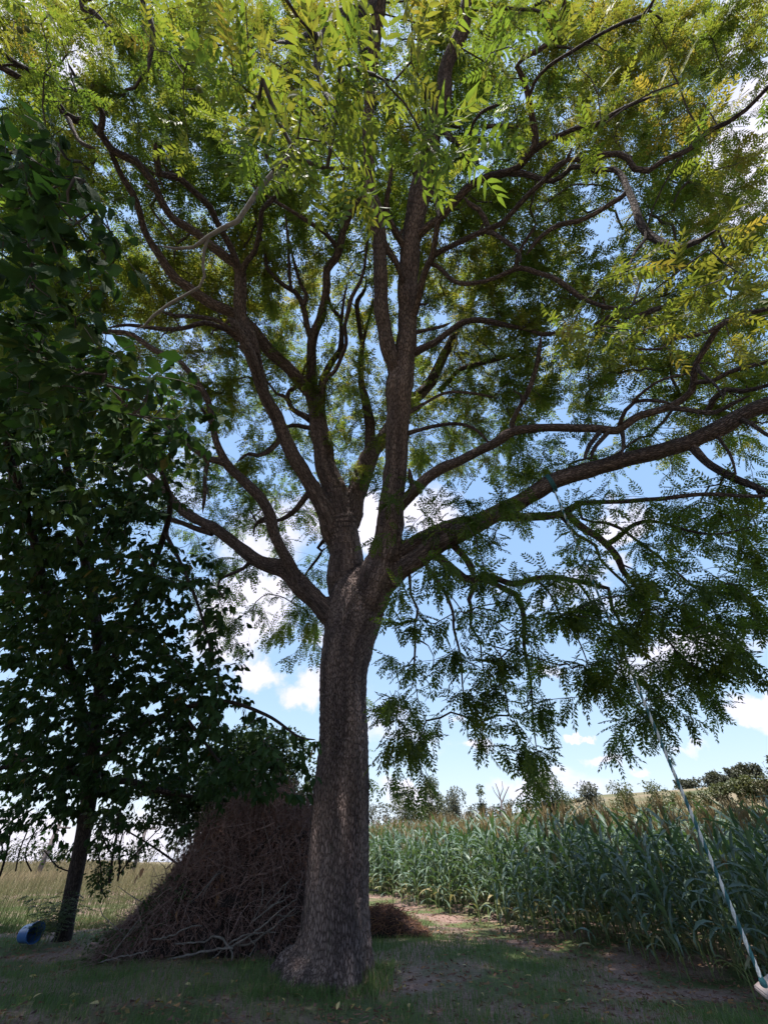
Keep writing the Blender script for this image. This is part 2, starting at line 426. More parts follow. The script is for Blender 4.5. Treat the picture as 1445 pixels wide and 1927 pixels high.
def build_ground():
    nr, na = 190, 240
    rad = np.concatenate([[0.01], np.geomspace(1.2, 2600, nr - 1)])
    ang = np.arange(na) * 2 * math.pi / na
    R, A = np.meshgrid(rad, ang, indexing='ij')
    X, Y = R * np.sin(A), R * np.cos(A)
    V = np.stack([X, Y, terrain(X, Y)], -1).reshape(-1, 3)
    i = np.arange(nr - 1)[:, None] * na; j = np.arange(na)[None, :]; j2 = (j + 1) % na
    Q = np.stack([i + j, i + na + j, i + na + j2, i + j2], -1).reshape(-1, 4)[:, ::-1]
    m, N, L = new_mat("ground_soil_and_turf")
    out = N.new('ShaderNodeOutputMaterial'); b = N.new('ShaderNodeBsdfPrincipled'); b.inputs['Roughness'].default_value = .95
    b.inputs['Specular IOR Level'].default_value = .15
    geo = N.new('ShaderNodeNewGeometry')
    n1 = N.new('ShaderNodeTexNoise'); n1.inputs['Scale'].default_value = .75; n1.inputs['Detail'].default_value = 6
    n2 = N.new('ShaderNodeTexNoise'); n2.inputs['Scale'].default_value = 22; n2.inputs['Detail'].default_value = 8; n2.inputs['Roughness'].default_value = .7
    n4 = N.new('ShaderNodeTexNoise'); n4.inputs['Scale'].default_value = .03; n4.inputs['Detail'].default_value = 4
    for n in (n1, n2, n4): L.new(geo.outputs['Position'], n.inputs['Vector'])
    soil = ramp(N, L, n2.outputs['Fac'], [(.3, (.12, .075, .068)), (.55, (.26, .175, .15)), (.75, (.42, .31, .25))])
    turf = ramp(N, L, n2.outputs['Fac'], [(.3, (.05, .07, .03)), (.6, (.10, .12, .05)), (.8, (.22, .18, .10))])
    f = N.new('ShaderNodeMapRange'); f.inputs['From Min'].default_value = .44; f.inputs['From Max'].default_value = .56
    L.new(n1.outputs['Fac'], f.inputs['Value'])
    mx = N.new('ShaderNodeMix'); mx.data_type = 'RGBA'; L.new(f.outputs[0], mx.inputs['Factor']); L.new(turf, mx.inputs['A']); L.new(soil, mx.inputs['B'])
    ln = N.new('ShaderNodeVectorMath'); ln.operation = 'LENGTH'; L.new(geo.outputs['Position'], ln.inputs[0])
    far = N.new('ShaderNodeMapRange'); far.inputs['From Min'].default_value = 22; far.inputs['From Max'].default_value = 45; L.new(ln.outputs['Value'], far.inputs['Value'])
    fieldc = ramp(N, L, n4.outputs['Fac'], [(.35, (.08, .09, .045)), (.5, (.135, .12, .07)), (.65, (.19, .15, .10))])
    m2 = N.new('ShaderNodeMix'); m2.data_type = 'RGBA'; L.new(far.outputs[0], m2.inputs['Factor']); L.new(mx.outputs['Result'], m2.inputs['A']); L.new(fieldc, m2.inputs['B'])
    L.new(m2.outputs['Result'], b.inputs['Base Color'])
    bu = N.new('ShaderNodeBump'); bu.inputs['Strength'].default_value = .8; bu.inputs['Distance'].default_value = .04
    L.new(n2.outputs['Fac'], bu.inputs['Height']); L.new(bu.outputs[0], b.inputs['Normal']); L.new(b.outputs[0], out.inputs[0])
    o = link("ground", mesh_np("ground", V, Q, m, smooth=True))
    tag(o, "bare earth and thin turf under the tree running out to open fields", None, None, 'structure')
build_ground()

# ------------------------------------------------------------------ the walnut tree
# every line: name|parent|depth at the start|depth at the end|x,y,width ... (points traced on the photograph, widths in its pixels, metres along the lens)
LIMBS = """
A|T|9.3|10.2|655,1290,40 654,1220,62 655,1150,72 652,1090,70 649,1040,62 645,1000,60 643,972,52 641,955,36 640,940,12
B|T|9.3|8.2|655,1300,40 668,1230,62 686,1155,72 708,1090,70 726,1030,60 735,985,50 741,930,44 744,870,42 748,800,44 752,740,50 754,705,50 762,660,38 767,600,36 764,540,38 772,470,36 780,420,38 787,375,42 797,345,42 806,300,38 815,250,33 832,190,32 836,140,28 848,110,26 860,80,27 872,40,28 882,0,28 892,-80,24 900,-200,16
C|B|8.9|7.0|757,745,30 742,695,30 727,632,28 717,583,27 714,533,26 716,483,27 712,433,30 706,400,32 696,375,30 693,332,26 693,266,22 696,166,20 706,66,23 712,0,26 718,-90,24 730,-220,16
A1|A|10|9.0|640,1030,40 622,990,38 606,950,32 592,925,31 572,890,28 551,853,27 535,820,25 520,782,24 497,739,23 484,689,23 471,632,23 458,599,23 452,559,22 453,520,21 452,500,20
A1L|A1|9.0|6.0|455,520,18 445,495,17 432,489,17 399,466,16 375,443,15 349,423,15 326,409,14 306,382,14 289,342,13 279,332,13 256,302,13 213,282,14 189,252,13 173,237,12 143,229,12 123,216,11 103,189,11 80,166,10 43,150,10 0,125,10 -60,100,8
A1R|A1|9.0|6.8|455,520,14 449,497,13 432,459,12 409,419,12 392,389,12 365,359,12 342,336,12 318,330,11 298,327,12 295,300,12 293,270,9
A1T|A1|9.0|6.5|455,515,12 466,490,10 480,472,9 490,432,9 495,399,9 513,379,9 523,359,8 543,319,7 552,290,5
A0|A1|9.4|8.6|527,800,20 512,768,22 495,735,20 480,692,20 465,655,20 452,625,19 443,610,17 430,596,14
A0a|A0|8.9|7.6|450,640,10 438,628,10 415,616,9 385,607,9 355,616,8 319,619,8 276,616,7 233,612,5 200,618,3
A0b|A0|8.9|7.6|452,632,9 436,620,9 409,602,8 375,597,8 332,594,7 300,585,4
A2|A|10.2|10.6|648,1040,34 643,985,48 634,945,48 625,915,46 615,880,40 608,845,36 600,805,34 594,770,31 588,740,29 583,715,28
A2L|A2|10.5|7.4|588,740,24 572,722,24 556,706,23 530,682,23 505,655,22 482,628,21 460,604,20 442,593,20 405,576,20 375,556,19 352,539,18 326,523,17 309,496,16 297,474,14 283,455,12 272,435,12 262,399,12 249,362,12 233,336,11 216,299,10 203,270,6
A2U|A2|10.6|8.6|582,730,22 586,699,19 586,649,18 592,622,17 603,593,16 613,549,14 616,510,14 630,486,14 641,460,14 648,432,13 659,402,13 672,380,10 690,355,6
A2V|A2U|10.3|9.5|588,645,12 578,616,11 574,586,10 569,568,10 556,550,9 536,540,9 516,523,8 503,503,8 500,480,7 493,456,6 487,433,5 478,400,3
A2W|A2U|10.2|9.6|571,575,8 577,562,8 578,552,7 566,533,6 556,505,6 551,485,5 545,450,4
A2X|A2U|10.0|9.0|549,546,6 545,520,6 543,483,6 540,433,5 536,400,3
A2Y|A2U|9.6|8.0|636,470,9 626,456,8 613,440,8 596,426,8 570,410,8 553,400,7 523,382,6 490,359,5 470,345,3
A3|A|10.1|12.5|648,1040,30 654,995,42 664,955,42 675,916,38 689,873,34 705,843,30 718,828,28 740,795,26 775,755,23 812,716,20 829,682,18 845,649,16 872,599,14 888,559,12 900,510,8 915,470,5
A3b|A3|10.8|11.5|700,850,22 697,815,20 693,775,19 686,742,15 680,722,13 679,686,11 681,646,10 676,626,9 673,583,9 672,566,9 686,545,6 690,515,4
A3c|A3b|11.2|10.5|680,650,7 688,622,6 696,593,6 702,565,4
M1|A2|10.0|8.8|603,800,12 606,759,9 613,719,8 629,699,8 643,669,8 651,646,7 648,613,8 656,586,8 663,559,7 676,533,7 686,500,6 689,466,5 693,440,4
M2|A2|10.6|10.2|604,760,12 611,712,14 626,676,12 641,655,11 643,629,9 639,599,8 623,576,6 619,555,4
M3|M2|10.3|10|642,605,7 645,585,6 648,560,5 655,530,3
M4|A2|10.6|11|584,790,12 576,784,11 553,772,10 543,752,9 547,735,9 560,725,8 566,700,5
M5|M4|10.7|11|548,757,6 535,745,6 523,742,6 500,716,4 480,705,2
M6|A2|10.3|10|590,805,9 560,800,8 540,803,7 526,825,7 506,845,6 483,858,5 462,856,3
L1|T|9.0|9.6|650,1200,46 634,1170,44 615,1150,42 589,1125,37 562,1100,36 545,1083,34 526,1068,30 499,1059,27 472,1046,24 439,1019,21 406,996,21 379,983,20 346,963,18 320,933,16 300,910,14 270,880,11 230,850,8
L1a|L1|9.4|9.8|400,1003,12 383,999,11 353,989,10 323,979,9 290,965,6 260,955,4
L1b|L1|9.1|7.6|566,1112,26 550,1080,25 536,1046,22 519,1006,20 509,976,20 492,943,20 466,916,19 439,890,18 423,870,17 414,845,14 406,820,13 399,799,12 389,752,12 369,719,12 352,696,11 336,679,11 306,666,11 282,652,10 252,632,10 219,626,10 186,622,10 163,613,9 130,605,6
L1c|L1b|8.9|7.0|432,876,14 412,869,13 393,866,12 373,850,12 353,836,12 330,823,11 306,799,9 270,780,8 233,759,7 213,732,6 190,700,4
L1d|L1c|8.7|8.4|391,866,9 388,885,8 386,910,7 384,943,6 382,965,3
L1e|L1b|8.4|7.4|396,795,6 380,770,5 372,745,5 365,720,4 350,700,3
L2|A1|9.6|10.6|588,915,12 575,938,11 559,959,10 539,973,9 522,979,7 500,980,6 480,990,4 478,1010,3
L3|A1|9.4|9.6|534,822,8 520,838,7 506,850,7 486,856,6 469,853,5 446,870,4
L4|A|10|10.6|622,1010,7 608,1020,7 599,1030,6 606,1036,5 589,1062,5 572,1086,3
L5|L1b|8.9|9.2|520,985,8 500,975,7 482,985,5 478,1005,4
L6|L1|9.4|9.6|478,1052,8 460,1070,7 435,1080,6 415,1090,5 412,1110,4 425,1130,3
R1|B|9.5|6.0|735,975,28 757,946,23 786,916,21 826,886,20 870,866,19 906,846,18 936,830,18 966,812,18 1008,805,16 1065,804,15 1114,804,15 1161,812,15 1180,800,16 1204,782,15 1241,775,14 1268,765,14 1283,752,12 1297,735,12 1304,715,11 1310,682,11 1327,652,11 1347,619,10 1364,606,10 1393,593,9 1445,579,9 1500,565,7
R1b|R1|6.6|5.8|1303,722,9 1315,716,8 1340,715,8 1370,699,9 1410,689,9 1445,679,9 1500,660,7
R1c|R1|6.9|6.0|1262,768,10 1285,772,9 1314,776,9 1347,776,9 1377,760,8 1410,745,6
R1d|R1|6.9|5.8|1330,775,9 1340,752,10 1364,732,10 1397,735,9 1445,725,8 1490,718,6
R1e|R1|7.2|6.6|1163,808,8 1171,789,7 1178,772,7 1194,755,7 1231,755,7 1262,760,6
R1f|R1e|6.9|6.2|1190,757,6 1200,745,5 1231,722,5 1264,709,5 1300,702,4
R1g|R1|7.0|7.0|1169,808,8 1173,822,7 1173,838,7 1168,855,5
R1h|R1|7.0|7.0|1130,808,8 1122,820,8 1111,835,8 1103,850,7 1098,866,6
R1i|R1|7.0|7.1|1148,810,8 1136,822,8 1121,838,8 1113,852,7 1111,864,6
R1j|R1|8.0|7.6|966,810,10 966,795,9 973,775,9 988,749,10 1001,715,10 1011,682,9 1015,652,8 1018,630,5
R2|T|9.2|6.6|700,1120,44 726,1096,46 745,1078,42 760,1066,40 803,1039,37 853,1009,36 903,983,35 936,966,34 986,939,32 1036,910,31 1085,890,30 1135,876,29 1198,859,28 1247,847,28 1291,835,30 1324,819,29 1364,799,31 1397,780,30 1445,760,28 1520,735,26 1620,712,20
R2b|B|9.4|7.4|728,1060,30 753,1039,27 786,1016,23 826,996,21 863,984,20 905,978,18 953,973,17 1002,973,16 1036,971,15 1062,966,14 1075,976,14 1102,996,13 1129,1013,12 1148,1032,12 1162,1052,13 1172,1074,11 1185,1090,9 1205,1112,7 1217,1123,6 1254,1130,4 1290,1150,2
R2c|R2b|7.9|5.8|1055,970,12 1070,958,11 1085,949,10 1119,946,9 1168,944,8 1236,940,8 1318,929,8 1391,934,7 1445,932,7 1500,925,5
R2d|R2b|7.6|6.2|1146,1022,9 1160,1012,9 1172,1003,9 1185,992,8 1210,981,7 1250,985,6 1300,1000,5 1350,1005,4 1420,990,3
R2e|R2b|7.8|7.0|1090,950,5 1090,962,5 1095,976,5 1115,982,5 1135,983,6 1165,993,6 1190,1010,5 1230,1040,5 1265,1070,4 1310,1110,3
R2f|R2b|7.8|6.2|1055,972,6 1070,990,6 1085,1006,6 1119,1026,6 1128,1052,5 1158,1082,5 1185,1109,5 1197,1149,5 1231,1179,4 1257,1206,4 1280,1240,3
R3|R2|8.9|6.8|812,1040,16 830,1049,16 853,1069,16 876,1089,16 893,1092,16 919,1086,13 946,1096,12 969,1099,12 1002,1089,10 1042,1086,10 1079,1092,9 1119,1102,9 1144,1108,8 1151,1143,6 1171,1179,5 1197,1213,5 1217,1236,4 1250,1260,2
R3b|R2|8.7|8.4|846,1018,12 862,1034,13 876,1049,13 889,1069,14 893,1088,13
R3c|R3|8.3|7.2|905,1090,10 926,1099,10 952,1112,11 970,1119,12 982,1149,10 986,1182,8 986,1215,7 992,1245,5 1000,1300,4 1004,1360,3 1010,1420,2
R3d|R3|8.4|7.4|893,1096,9 890,1112,8 883,1129,8 886,1142,7 886,1179,5 903,1205,4 906,1238,3 915,1300,2
R3e|R2|8.6|7.0|796,1048,8 803,1066,7 830,1099,7 850,1149,6 853,1182,5 866,1232,4 870,1290,3 880,1350,2
R3f|R3|7.9|6.8|1010,1092,5 1030,1110,4 1050,1150,4 1085,1200,3 1110,1260,2
R3g|R3|7.6|6.4|1085,1095,5 1110,1130,4 1135,1180,4 1165,1250,3 1195,1330,2
R4|B|9.2|8.6|762,818,9 780,812,8 812,802,7 855,797,7 889,805,6 912,825,5 930,850,3
R5|B|9.0|8.2|772,668,14 786,662,13 816,646,12 842,626,11 872,606,11 912,603,11 945,609,10 985,618,6 1018,629,8 1048,626,8 1078,630,6
R5b|B|9.2|9.0|776,628,8 790,624,7 812,619,6 839,611,5 850,606,3
R6|B|9.4|9.2|766,778,8 785,768,7 799,759,6 842,739,5 895,742,5 940,750,3
R7|A3|11.9|9.8|826,735,9 842,719,9 862,696,9 895,686,9 938,676,8 965,665,5
R8|B|8.9|7.4|768,610,18 779,586,15 792,543,14 802,510,13 812,483,12 820,450,11 824,420,10 830,405,9
R8b|R8|8.2|6.4|804,500,11 818,478,10 845,464,10 872,453,10 912,436,10 945,421,10 965,399,10 992,369,10 1018,346,10 1045,318,10 1065,302,9 1076,278,7
R8c|R8b|7.8|7.4|905,440,9 918,428,9 910,408,9 899,392,9 882,383,8 872,370,5
R8d|R8b|7.8|7.0|915,436,8 935,445,8 958,458,8 975,475,7 980,495,7
R8e|R8|8.4|6.6|810,495,7 825,503,7 852,526,8 879,533,8 912,530,8 940,520,8 978,506,9 1008,513,9 1038,523,9 1065,540,9 1088,556,9 1114,569,8 1144,579,7 1184,583,6 1210,590,4
R8f|R8e|7.4|7.0|970,508,8 975,480,8 985,460,7 1001,436,6 1010,420,4
R9|B|8.7|5.6|778,455,16 796,435,14 829,409,14 855,379,14 885,349,14 912,336,13 952,326,13 972,318,13 998,289,15 1008,276,15 1005,233,12 995,193,11 985,153,10 973,126,10 985,110,9 1015,96,8 1041,76,8 1051,50,7 1060,17,7 1063,-40,6
R9b|R9|7.0|5.6|1006,282,11 1020,274,10 1048,256,9 1088,239,8 1121,233,8 1151,213,8 1198,193,6 1230,180,4
R9c|R9|6.8|5.0|994,185,7 1005,155,6 1031,126,6 1078,96,6 1131,63,6 1171,43,6 1211,27,7 1235,-10,6
R9d|R9|7.2|4.6|960,326,10 972,326,9 995,330,9 1021,339,9 1041,342,9 1058,332,9 1075,316,9 1098,314,9 1124,322,9 1154,319,9 1171,336,10 1181,359,11 1191,382,12 1201,409,12 1217,439,13 1247,458,13 1274,468,12 1297,458,12 1320,449,10 1350,430,6
R9e|R9d|7.0|5.0|1025,338,9 1045,316,9 1068,302,9 1098,302,9 1114,292,9 1144,289,9 1164,289,9 1181,299,10 1194,317,10 1221,319,10 1251,299,10 1281,289,10 1300,279,9 1330,249,9 1370,229,8 1403,206,8 1445,163,7 1500,110,6
R9f|R9d|6.0|6.6|1182,358,8 1168,372,8 1151,382,9 1118,402,9 1091,415,9 1055,422,9 1025,439,8 1001,462,8 990,480,5
R9g|R9d|5.5|5.2|1215,435,6 1214,450,6 1194,473,6 1181,503,5 1165,516,8 1144,516,9
R10|R5|7.6|6.4|1120,612,8 1134,606,11 1164,593,12 1198,593,12 1224,586,11 1250,578,8 1290,560,5
R11|R1|6.4|6.6|1357,609,7 1335,622,7 1314,629,7 1290,634,6 1271,636,6 1244,656,5 1205,657,4 1171,656,3
R12|R2|7.0|5.8|1296,833,15 1318,855,14 1339,875,13 1375,898,13 1411,911,12 1445,924,11 1500,940,9
R13|R2|6.9|5.8|1385,786,9 1410,798,8 1445,819,7 1480,840,5
R14|R2|6.9|6.6|1345,810,7 1356,830,6 1370,850,5 1380,878,4 1384,900,3
R15|R1|6.7|6.0|1310,685,7 1322,705,6 1345,725,5 1360,748,4
B2|B|8.0|7.0|826,240,10 845,256,9 862,269,8 882,286,7 900,308,4
B3|B2|7.6|6.8|880,285,7 890,272,7 909,259,8 909,238,8 930,236,7 960,236,7 1003,233,6
B4|B|8.0|7.4|808,310,10 822,329,9 820,365,8 820,385,7 826,408,6
B5|B|8.5|7.8|770,485,14 759,462,13 742,432,13 727,400,14 728,375,9 734,342,8 738,310,5
B6|C|8.4|8.6|722,455,11 732,473,11 746,493,11 753,515,11 762,540,10
B7|B|7.9|6.8|806,300,6 802,240,5 800,190,5 798,150,4
B8|B3|7.2|6.4|882,286,6 885,246,6 905,213,6 945,193,5 965,180,3
G|C|6.2|3.2|716,-60,22 700,-10,22 680,10,22 655,22,20 636,32,18 613,50,17 600,75,17 598,110,15 602,143,13 624,199,13 626,225,13 622,243,12 612,252,6
Gb|G|3.9|3.2|625,232,12 620,244,12 596,262,10 563,286,10 530,306,10 500,339,9 480,366,9 465,389,8 448,415,8 419,429,8 392,445,7 365,465,6 332,468,5 296,462,4
G2|G|4.6|3.6|598,95,14 592,70,14 583,43,13 573,0,12 565,-60,10
G3|G|4.5|3.9|592,72,9 580,66,8 546,78,7 520,80,4
G4|Gb|3.4|3.4|392,448,5 385,470,5 382,500,5 385,520,5 375,540,5 350,555,5 320,572,5 290,595,5 272,615,4 255,620,3
G5|Gb|3.7|3.4|545,300,5 530,340,4 520,380,3
K1|A1L|6.6|5.6|80,170,9 66,143,9 33,123,9 0,96,9 -50,70,7
K2|A1L|7.4|5.8|189,255,10 191,213,9 173,179,8 150,156,7 130,120,4
K3|A1L|7.0|6.6|128,222,7 146,259,7 160,272,7 179,280,5
K4|G|3.6|6.6|630,-60,8 560,-70,7 300,-60,11 271,0,10 282,33,10 290,66,10 282,110,8 279,135,5
K5|K4|3.6|6.6|300,-60,9 153,0,9 179,23,9 191,37,8 215,70,5
K6|A2L|7.6|7.2|110,272,9 108,300,8 112,330,5
DT|R2|8.8|7.8|764,1062,6 769,1085,6 773,1119,5 786,1146,5 780,1175,4 781,1205,4 780,1232,4 778,1265,3 775,1295,2
DTa|DT|8.3|8.0|785,1150,3 796,1166,3 806,1170,2 820,1186,2
DTb|DT|8.1|7.9|781,1203,3 795,1208,3 806,1215,2 816,1235,2 813,1258,2 803,1272,1
DTc|DT|8|7.8|780,1235,3 770,1248,2 758,1258,2 752,1268,1
DTd|DT|8|7.8|779,1250,3 790,1265,2 806,1285,2 810,1300,2 798,1322,1
DTe|R3e|7.2|6.9|868,1250,3 860,1270,2 845,1290,2 842,1315,2 830,1320,1
DTf|R3c|7.0|6.8|1002,1235,3 999,1260,2 1000,1290,2 995,1310,2 985,1330,1
"""
def parse_limbs():
    L = {}
    for ln in LIMBS.strip().splitlines():
        n, par, d0, d1, pts = ln.split('|')
        P = np.array([[float(v) for v in p.split(',')] for p in pts.split()])
        s = np.concatenate([[0], np.cumsum(np.hypot(*np.diff(P[:, :2], axis=0).T))]); s /= s[-1]
        d0, d1 = float(d0), float(d1)
        if par in L:                                   # start at the parent's own depth
            pp, pd = L[par]['px'], L[par]['d']
            d0 = pd[np.argmin(np.hypot(pp[:, 0] - P[0, 0], pp[:, 1] - P[0, 1]))]
        D = d0 + (d1 - d0) * s
        xyz = np.array([at(a, b, dd) for (a, b, _), dd in zip(P, D)])
        R = P[:, 2] * D / F_PX / 2
        Q = spline(np.column_stack([xyz, R, P[:, :2], D]), .12)
        L[n] = dict(xyz=Q[:, :3], r=np.maximum(Q[:, 3], .004), px=Q[:, 4:6], d=Q[:, 6], par=par)
    return L
TREE_BASE = ground_at(622, 1842)
HD = math.hypot(TREE_BASE[0], TREE_BASE[1])
LIMB = parse_limbs()

walnut = empty("walnut_tree", (TREE_BASE[0], TREE_BASE[1], 0), "huge spreading walnut tree with furrowed trunk in the middle of the picture", "tree")
def trunk_points():
    T = [(610, 1872, 214), (614, 1850, 190), (619, 1828, 168), (625, 1800, 147), (629, 1750, 129), (631, 1700, 122), (634, 1650, 117), (637, 1600, 112), (641, 1500, 104),
         (646, 1400, 92), (646, 1300, 88), (648, 1250, 90), (656, 1205, 96), (665, 1165, 106), (673, 1130, 104), (680, 1100, 84), (684, 1075, 50), (686, 1060, 10)]
    rows = []
    for x, y, w in T:
        off = math.atan((y - CY) / F_PX); el = PITCH - off
        hd = np.interp(y, [1090, 1200, 1300, 1400, 1900], [8.45, 8.66, 8.80, 8.87, 8.87])
        d = hd * math.cos(off) / math.cos(el)
        rows.append(list(at(x, y, d)) + [w * d / F_PX / 2])
    return np.array(rows)
FUSE = {'A': 99, 'B': 4.2, 'C': .9, 'A1': 1.9, 'A2': 1.9, 'A3': 1.7, 'L1': 1.5, 'L1b': .7, 'R2': 2.4, 'R1': 1.2, 'R2b': 1.6}     # metres of each limb that belong to the fork
def build_walnut_wood():
    Q = spline(trunk_points(), .035)
    n = 96
    parts = []
    V, Fq, Bk = tube(Q[:, :3], Q[:, 3], n, seed=1)
    seg = Q[:, 2]
    V3 = V.reshape(len(Q), n, 3); th = np.arange(n) * 2 * math.pi / n
    for i in range(len(Q)):
        k = max(0, 1 - seg[i] / 1.7) ** 1.8
        k2 = max(0, 1 - seg[i] / 4.5)
        lobes = 1 + k * (.13 * np.cos(5 * th + .6) + .09 * np.cos(3 * th + 2) + .05 * np.cos(9 * th)) + k2 * .035 * np.cos(6 * th + 1.2 + seg[i] * .25)
        V3[i] = Q[i, :3] + (V3[i] - Q[i, :3]) * lobes[:, None]
    parts.append((V3.reshape(-1, 3), Fq, Bk))
    for k, (nm, l) in enumerate(LIMB.items()):
        r = l['r'].copy(); P = l['xyz'].copy()
        if nm not in ('A', 'B'):
            m = min(4, len(r)); r[:m] *= np.linspace(1.15, 1.0, m)
        r[-1] *= .4
        for i in range(1, len(P)):
            q = Vector(P[i] * 1.7)
            P[i] += np.array(mnoise.noise_vector(q)) * min(.05, r[i] * .7)
            r[i] *= 1 + .14 * mnoise.noise(q * 1.5 + Vector((k, 0, 0)))
        if nm in FUSE:
            s_ = np.concatenate([[0], np.cumsum(np.linalg.norm(np.diff(P, axis=0), axis=1))])
            cut = int(np.searchsorted(s_, FUSE[nm]))
            V, Fq, Bk = tube(P[:cut + 1], r[:cut + 1], 48, seed=1 + k * .013)
            parts.append((V, Fq, Bk))
            if cut >= len(P) - 2: continue
            # the rest of the limb goes on from inside the fork's end
            c0 = max(0, cut - 3); P, r = P[c0:], r[c0:].copy(); r[0] *= .6; r[1] *= .85; r[2] *= .97
        rm = r.max()
        sides = 56 if rm > .28 else 28 if rm > .16 else 14 if rm > .07 else 8 if rm > .03 else 6
        V, Fq, Bk = tube(P, r, sides, rough=.010 if rm > .16 else 0, seed=1 + k * .013 if nm in FUSE else k * 1.7)
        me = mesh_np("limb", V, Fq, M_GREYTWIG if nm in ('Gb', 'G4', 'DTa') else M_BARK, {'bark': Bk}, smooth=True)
        link("limb" if rm > .05 else "branch", me, walnut)
    # broken stubs and dead spurs along the limbs
    rs = np.random.default_rng(55); names = [n for n in LIMB if n[0] != 'D' and n not in ('A', 'Gb', 'G4', 'G5')]
    for k in range(90):
        l = LIMB[names[int(rs.integers(0, len(names)))]]; ok = np.where((l['r'] > .035) & (l['r'] < .2))[0]
        if len(ok) < 6: continue
        i = int(rs.choice(ok[2:-2])); T = unit(l['xyz'][i + 1] - l['xyz'][i - 1]) if i + 1 < len(l['xyz']) else np.array([0, 0, 1.0])
        d = rs.normal(size=3); d -= T * np.dot(d, T); d = unit(unit(d) + T * rs.uniform(.2, .9)); r0 = l['r'][i] * rs.uniform(.2, .5); L_ = l['r'][i] + rs.uniform(.06, .45)
        t = np.linspace(0, 1, 6)[:, None]; P = l['xyz'][i] + d * L_ * t + rs.normal(size=3) * .12 * L_ * t * t + rs.normal(size=(6, 3)) * .01
        V, Fq, Bk = tube(P, r0 * np.array([1.5, 1.1, 1, .9, .8, .35 if k % 2 else .6]), 8, seed=k)
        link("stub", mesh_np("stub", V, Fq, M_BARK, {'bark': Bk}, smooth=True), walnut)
    # trunk and fork grown into one skin
    V = np.concatenate([p[0] for p in parts]); B = np.concatenate([p[2] for p in parts]); o = 0; F = []
    for p in parts:
        F.append(p[1] + o)
        ns = 96 if o == 0 else 48
        F.append(np.array([[o + a, o + (a - 1) % ns, o + (a - 2) % ns, o + 0] for a in range(3, ns - 1, 2)]))         # bottom cap
        e = o + len(p[0]) - ns
        F.append(np.array([[e + a - 2, e + a - 1, e + a, e + 0] for a in range(3, ns - 1, 2)]))
        o += len(p[0])
    tmp = bpy.data.objects.new("fork_build", mesh_np("fork_build", V, np.concatenate(F), M_BARK)); COL.objects.link(tmp)
    rm_ = tmp.modifiers.new("fuse", 'REMESH'); rm_.mode = 'VOXEL'; rm_.voxel_size = .028
    sm = tmp.modifiers.new("soften", 'SMOOTH'); sm.factor = .6; sm.iterations = 14
    dg = bpy.context.evaluated_depsgraph_get(); ev = bpy.data.meshes.new_from_object(tmp.evaluated_get(dg))
    bpy.data.objects.remove(tmp)
    nv = len(ev.vertices); co = np.empty(nv * 3, dtype=np.float32); ev.vertices.foreach_get('co', co); co = co.reshape(-1, 3)
    no = np.empty(nv * 3, dtype=np.float32); ev.vertices.foreach_get('normal', no); no = no.reshape(-1, 3)
    from mathutils.kdtree import KDTree
    kd = KDTree(len(V)); [kd.insert(v, i) for i, v in enumerate(V)]; kd.balance()
    bk = np.zeros_like(co); out = co.copy()
    for i in range(nv):
        near = kd.find_n(co[i], 3); w = np.array([1 / (d + 1e-3) for _, _, d in near]); w /= w.sum()
        b0 = B[near[0][1]]
        bs = [B[j] if np.linalg.norm(B[j] - b0) < .2 else b0 for _, j, _ in near]
        bk[i] = sum(ww * bb for ww, bb in zip(w, bs))
        v = mnoise.voronoi(Vector((bk[i][0] * 30, bk[i][1] * 30, bk[i][2] * 24)))[0]
        big = mnoise.noise(Vector((bk[i][0] * 4, bk[i][1] * 4, bk[i][2] * 2.2)))
        out[i] += no[i] * (.024 * (min((v[1] - v[0]) * 1.6, 1) - .5) + .030 * big)
    ev.vertices.foreach_set('co', out.ravel())
    for a in list(ev.attributes):
        if a.name == 'bark': ev.attributes.remove(a)
    at_ = ev.attributes.new('bark', 'FLOAT_VECTOR', 'POINT'); at_.data.foreach_set('vector', bk.astype(np.float32).ravel())
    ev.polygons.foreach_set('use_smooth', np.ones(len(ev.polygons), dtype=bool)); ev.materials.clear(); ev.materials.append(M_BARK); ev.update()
    link("trunk", ev, walnut)
build_walnut_wood()

# ------------------------------------------------------------------ growth: twigs from skeleton to clumps
def grow(skel, skel_w, targets, rng, step=.28, sag=.10, wob=.10):
    cap = len(skel) + len(targets) * 26
    N = np.zeros((cap, 3)); par = np.full(cap, -1); pen = np.zeros(cap)
    n = len(skel); N[:n] = skel; pen[:n] = skel_w
    n0 = n
    dmin = np.array([np.min(np.sum((skel - t) ** 2, axis=1)) for t in targets])
    paths = [None] * len(targets)
    for ti in np.argsort(dmin):
        t = targets[ti]
        d = np.sqrt(np.sum((N[:n] - t) ** 2, axis=1)) + pen[:n]
        j = int(np.argmin(d)); a = N[j]; L = np.linalg.norm(t - a)
        k = int(min(24, max(2, math.ceil(L / step))))
        s = (np.arange(1, k + 1) / k)[:, None]
        c1 = rng.normal(size=3) * wob * L; c1[2] += sag * L
        c2 = rng.normal(size=3) * wob * .6 * L
        pts = a + (t - a) * s + c1 * (4 * s * (1 - s)) * .5 + c2 * np.sin(s * math.pi * 2) * .4 + rng.normal(size=(k, 3)) * .02 * (s < 1)
        idx = np.arange(n, n + k); N[idx] = pts; par[idx] = np.concatenate([[j], idx[:-1]])
        paths[ti] = np.concatenate([[j], idx]); n += k
    cnt = np.zeros(n)
    for p in paths: cnt[p[-1]] += 1
    for i in range(n - 1, n0 - 1, -1):
        if par[i] >= 0: cnt[par[i]] += cnt[i]
    return N[:n], cnt, paths, n0

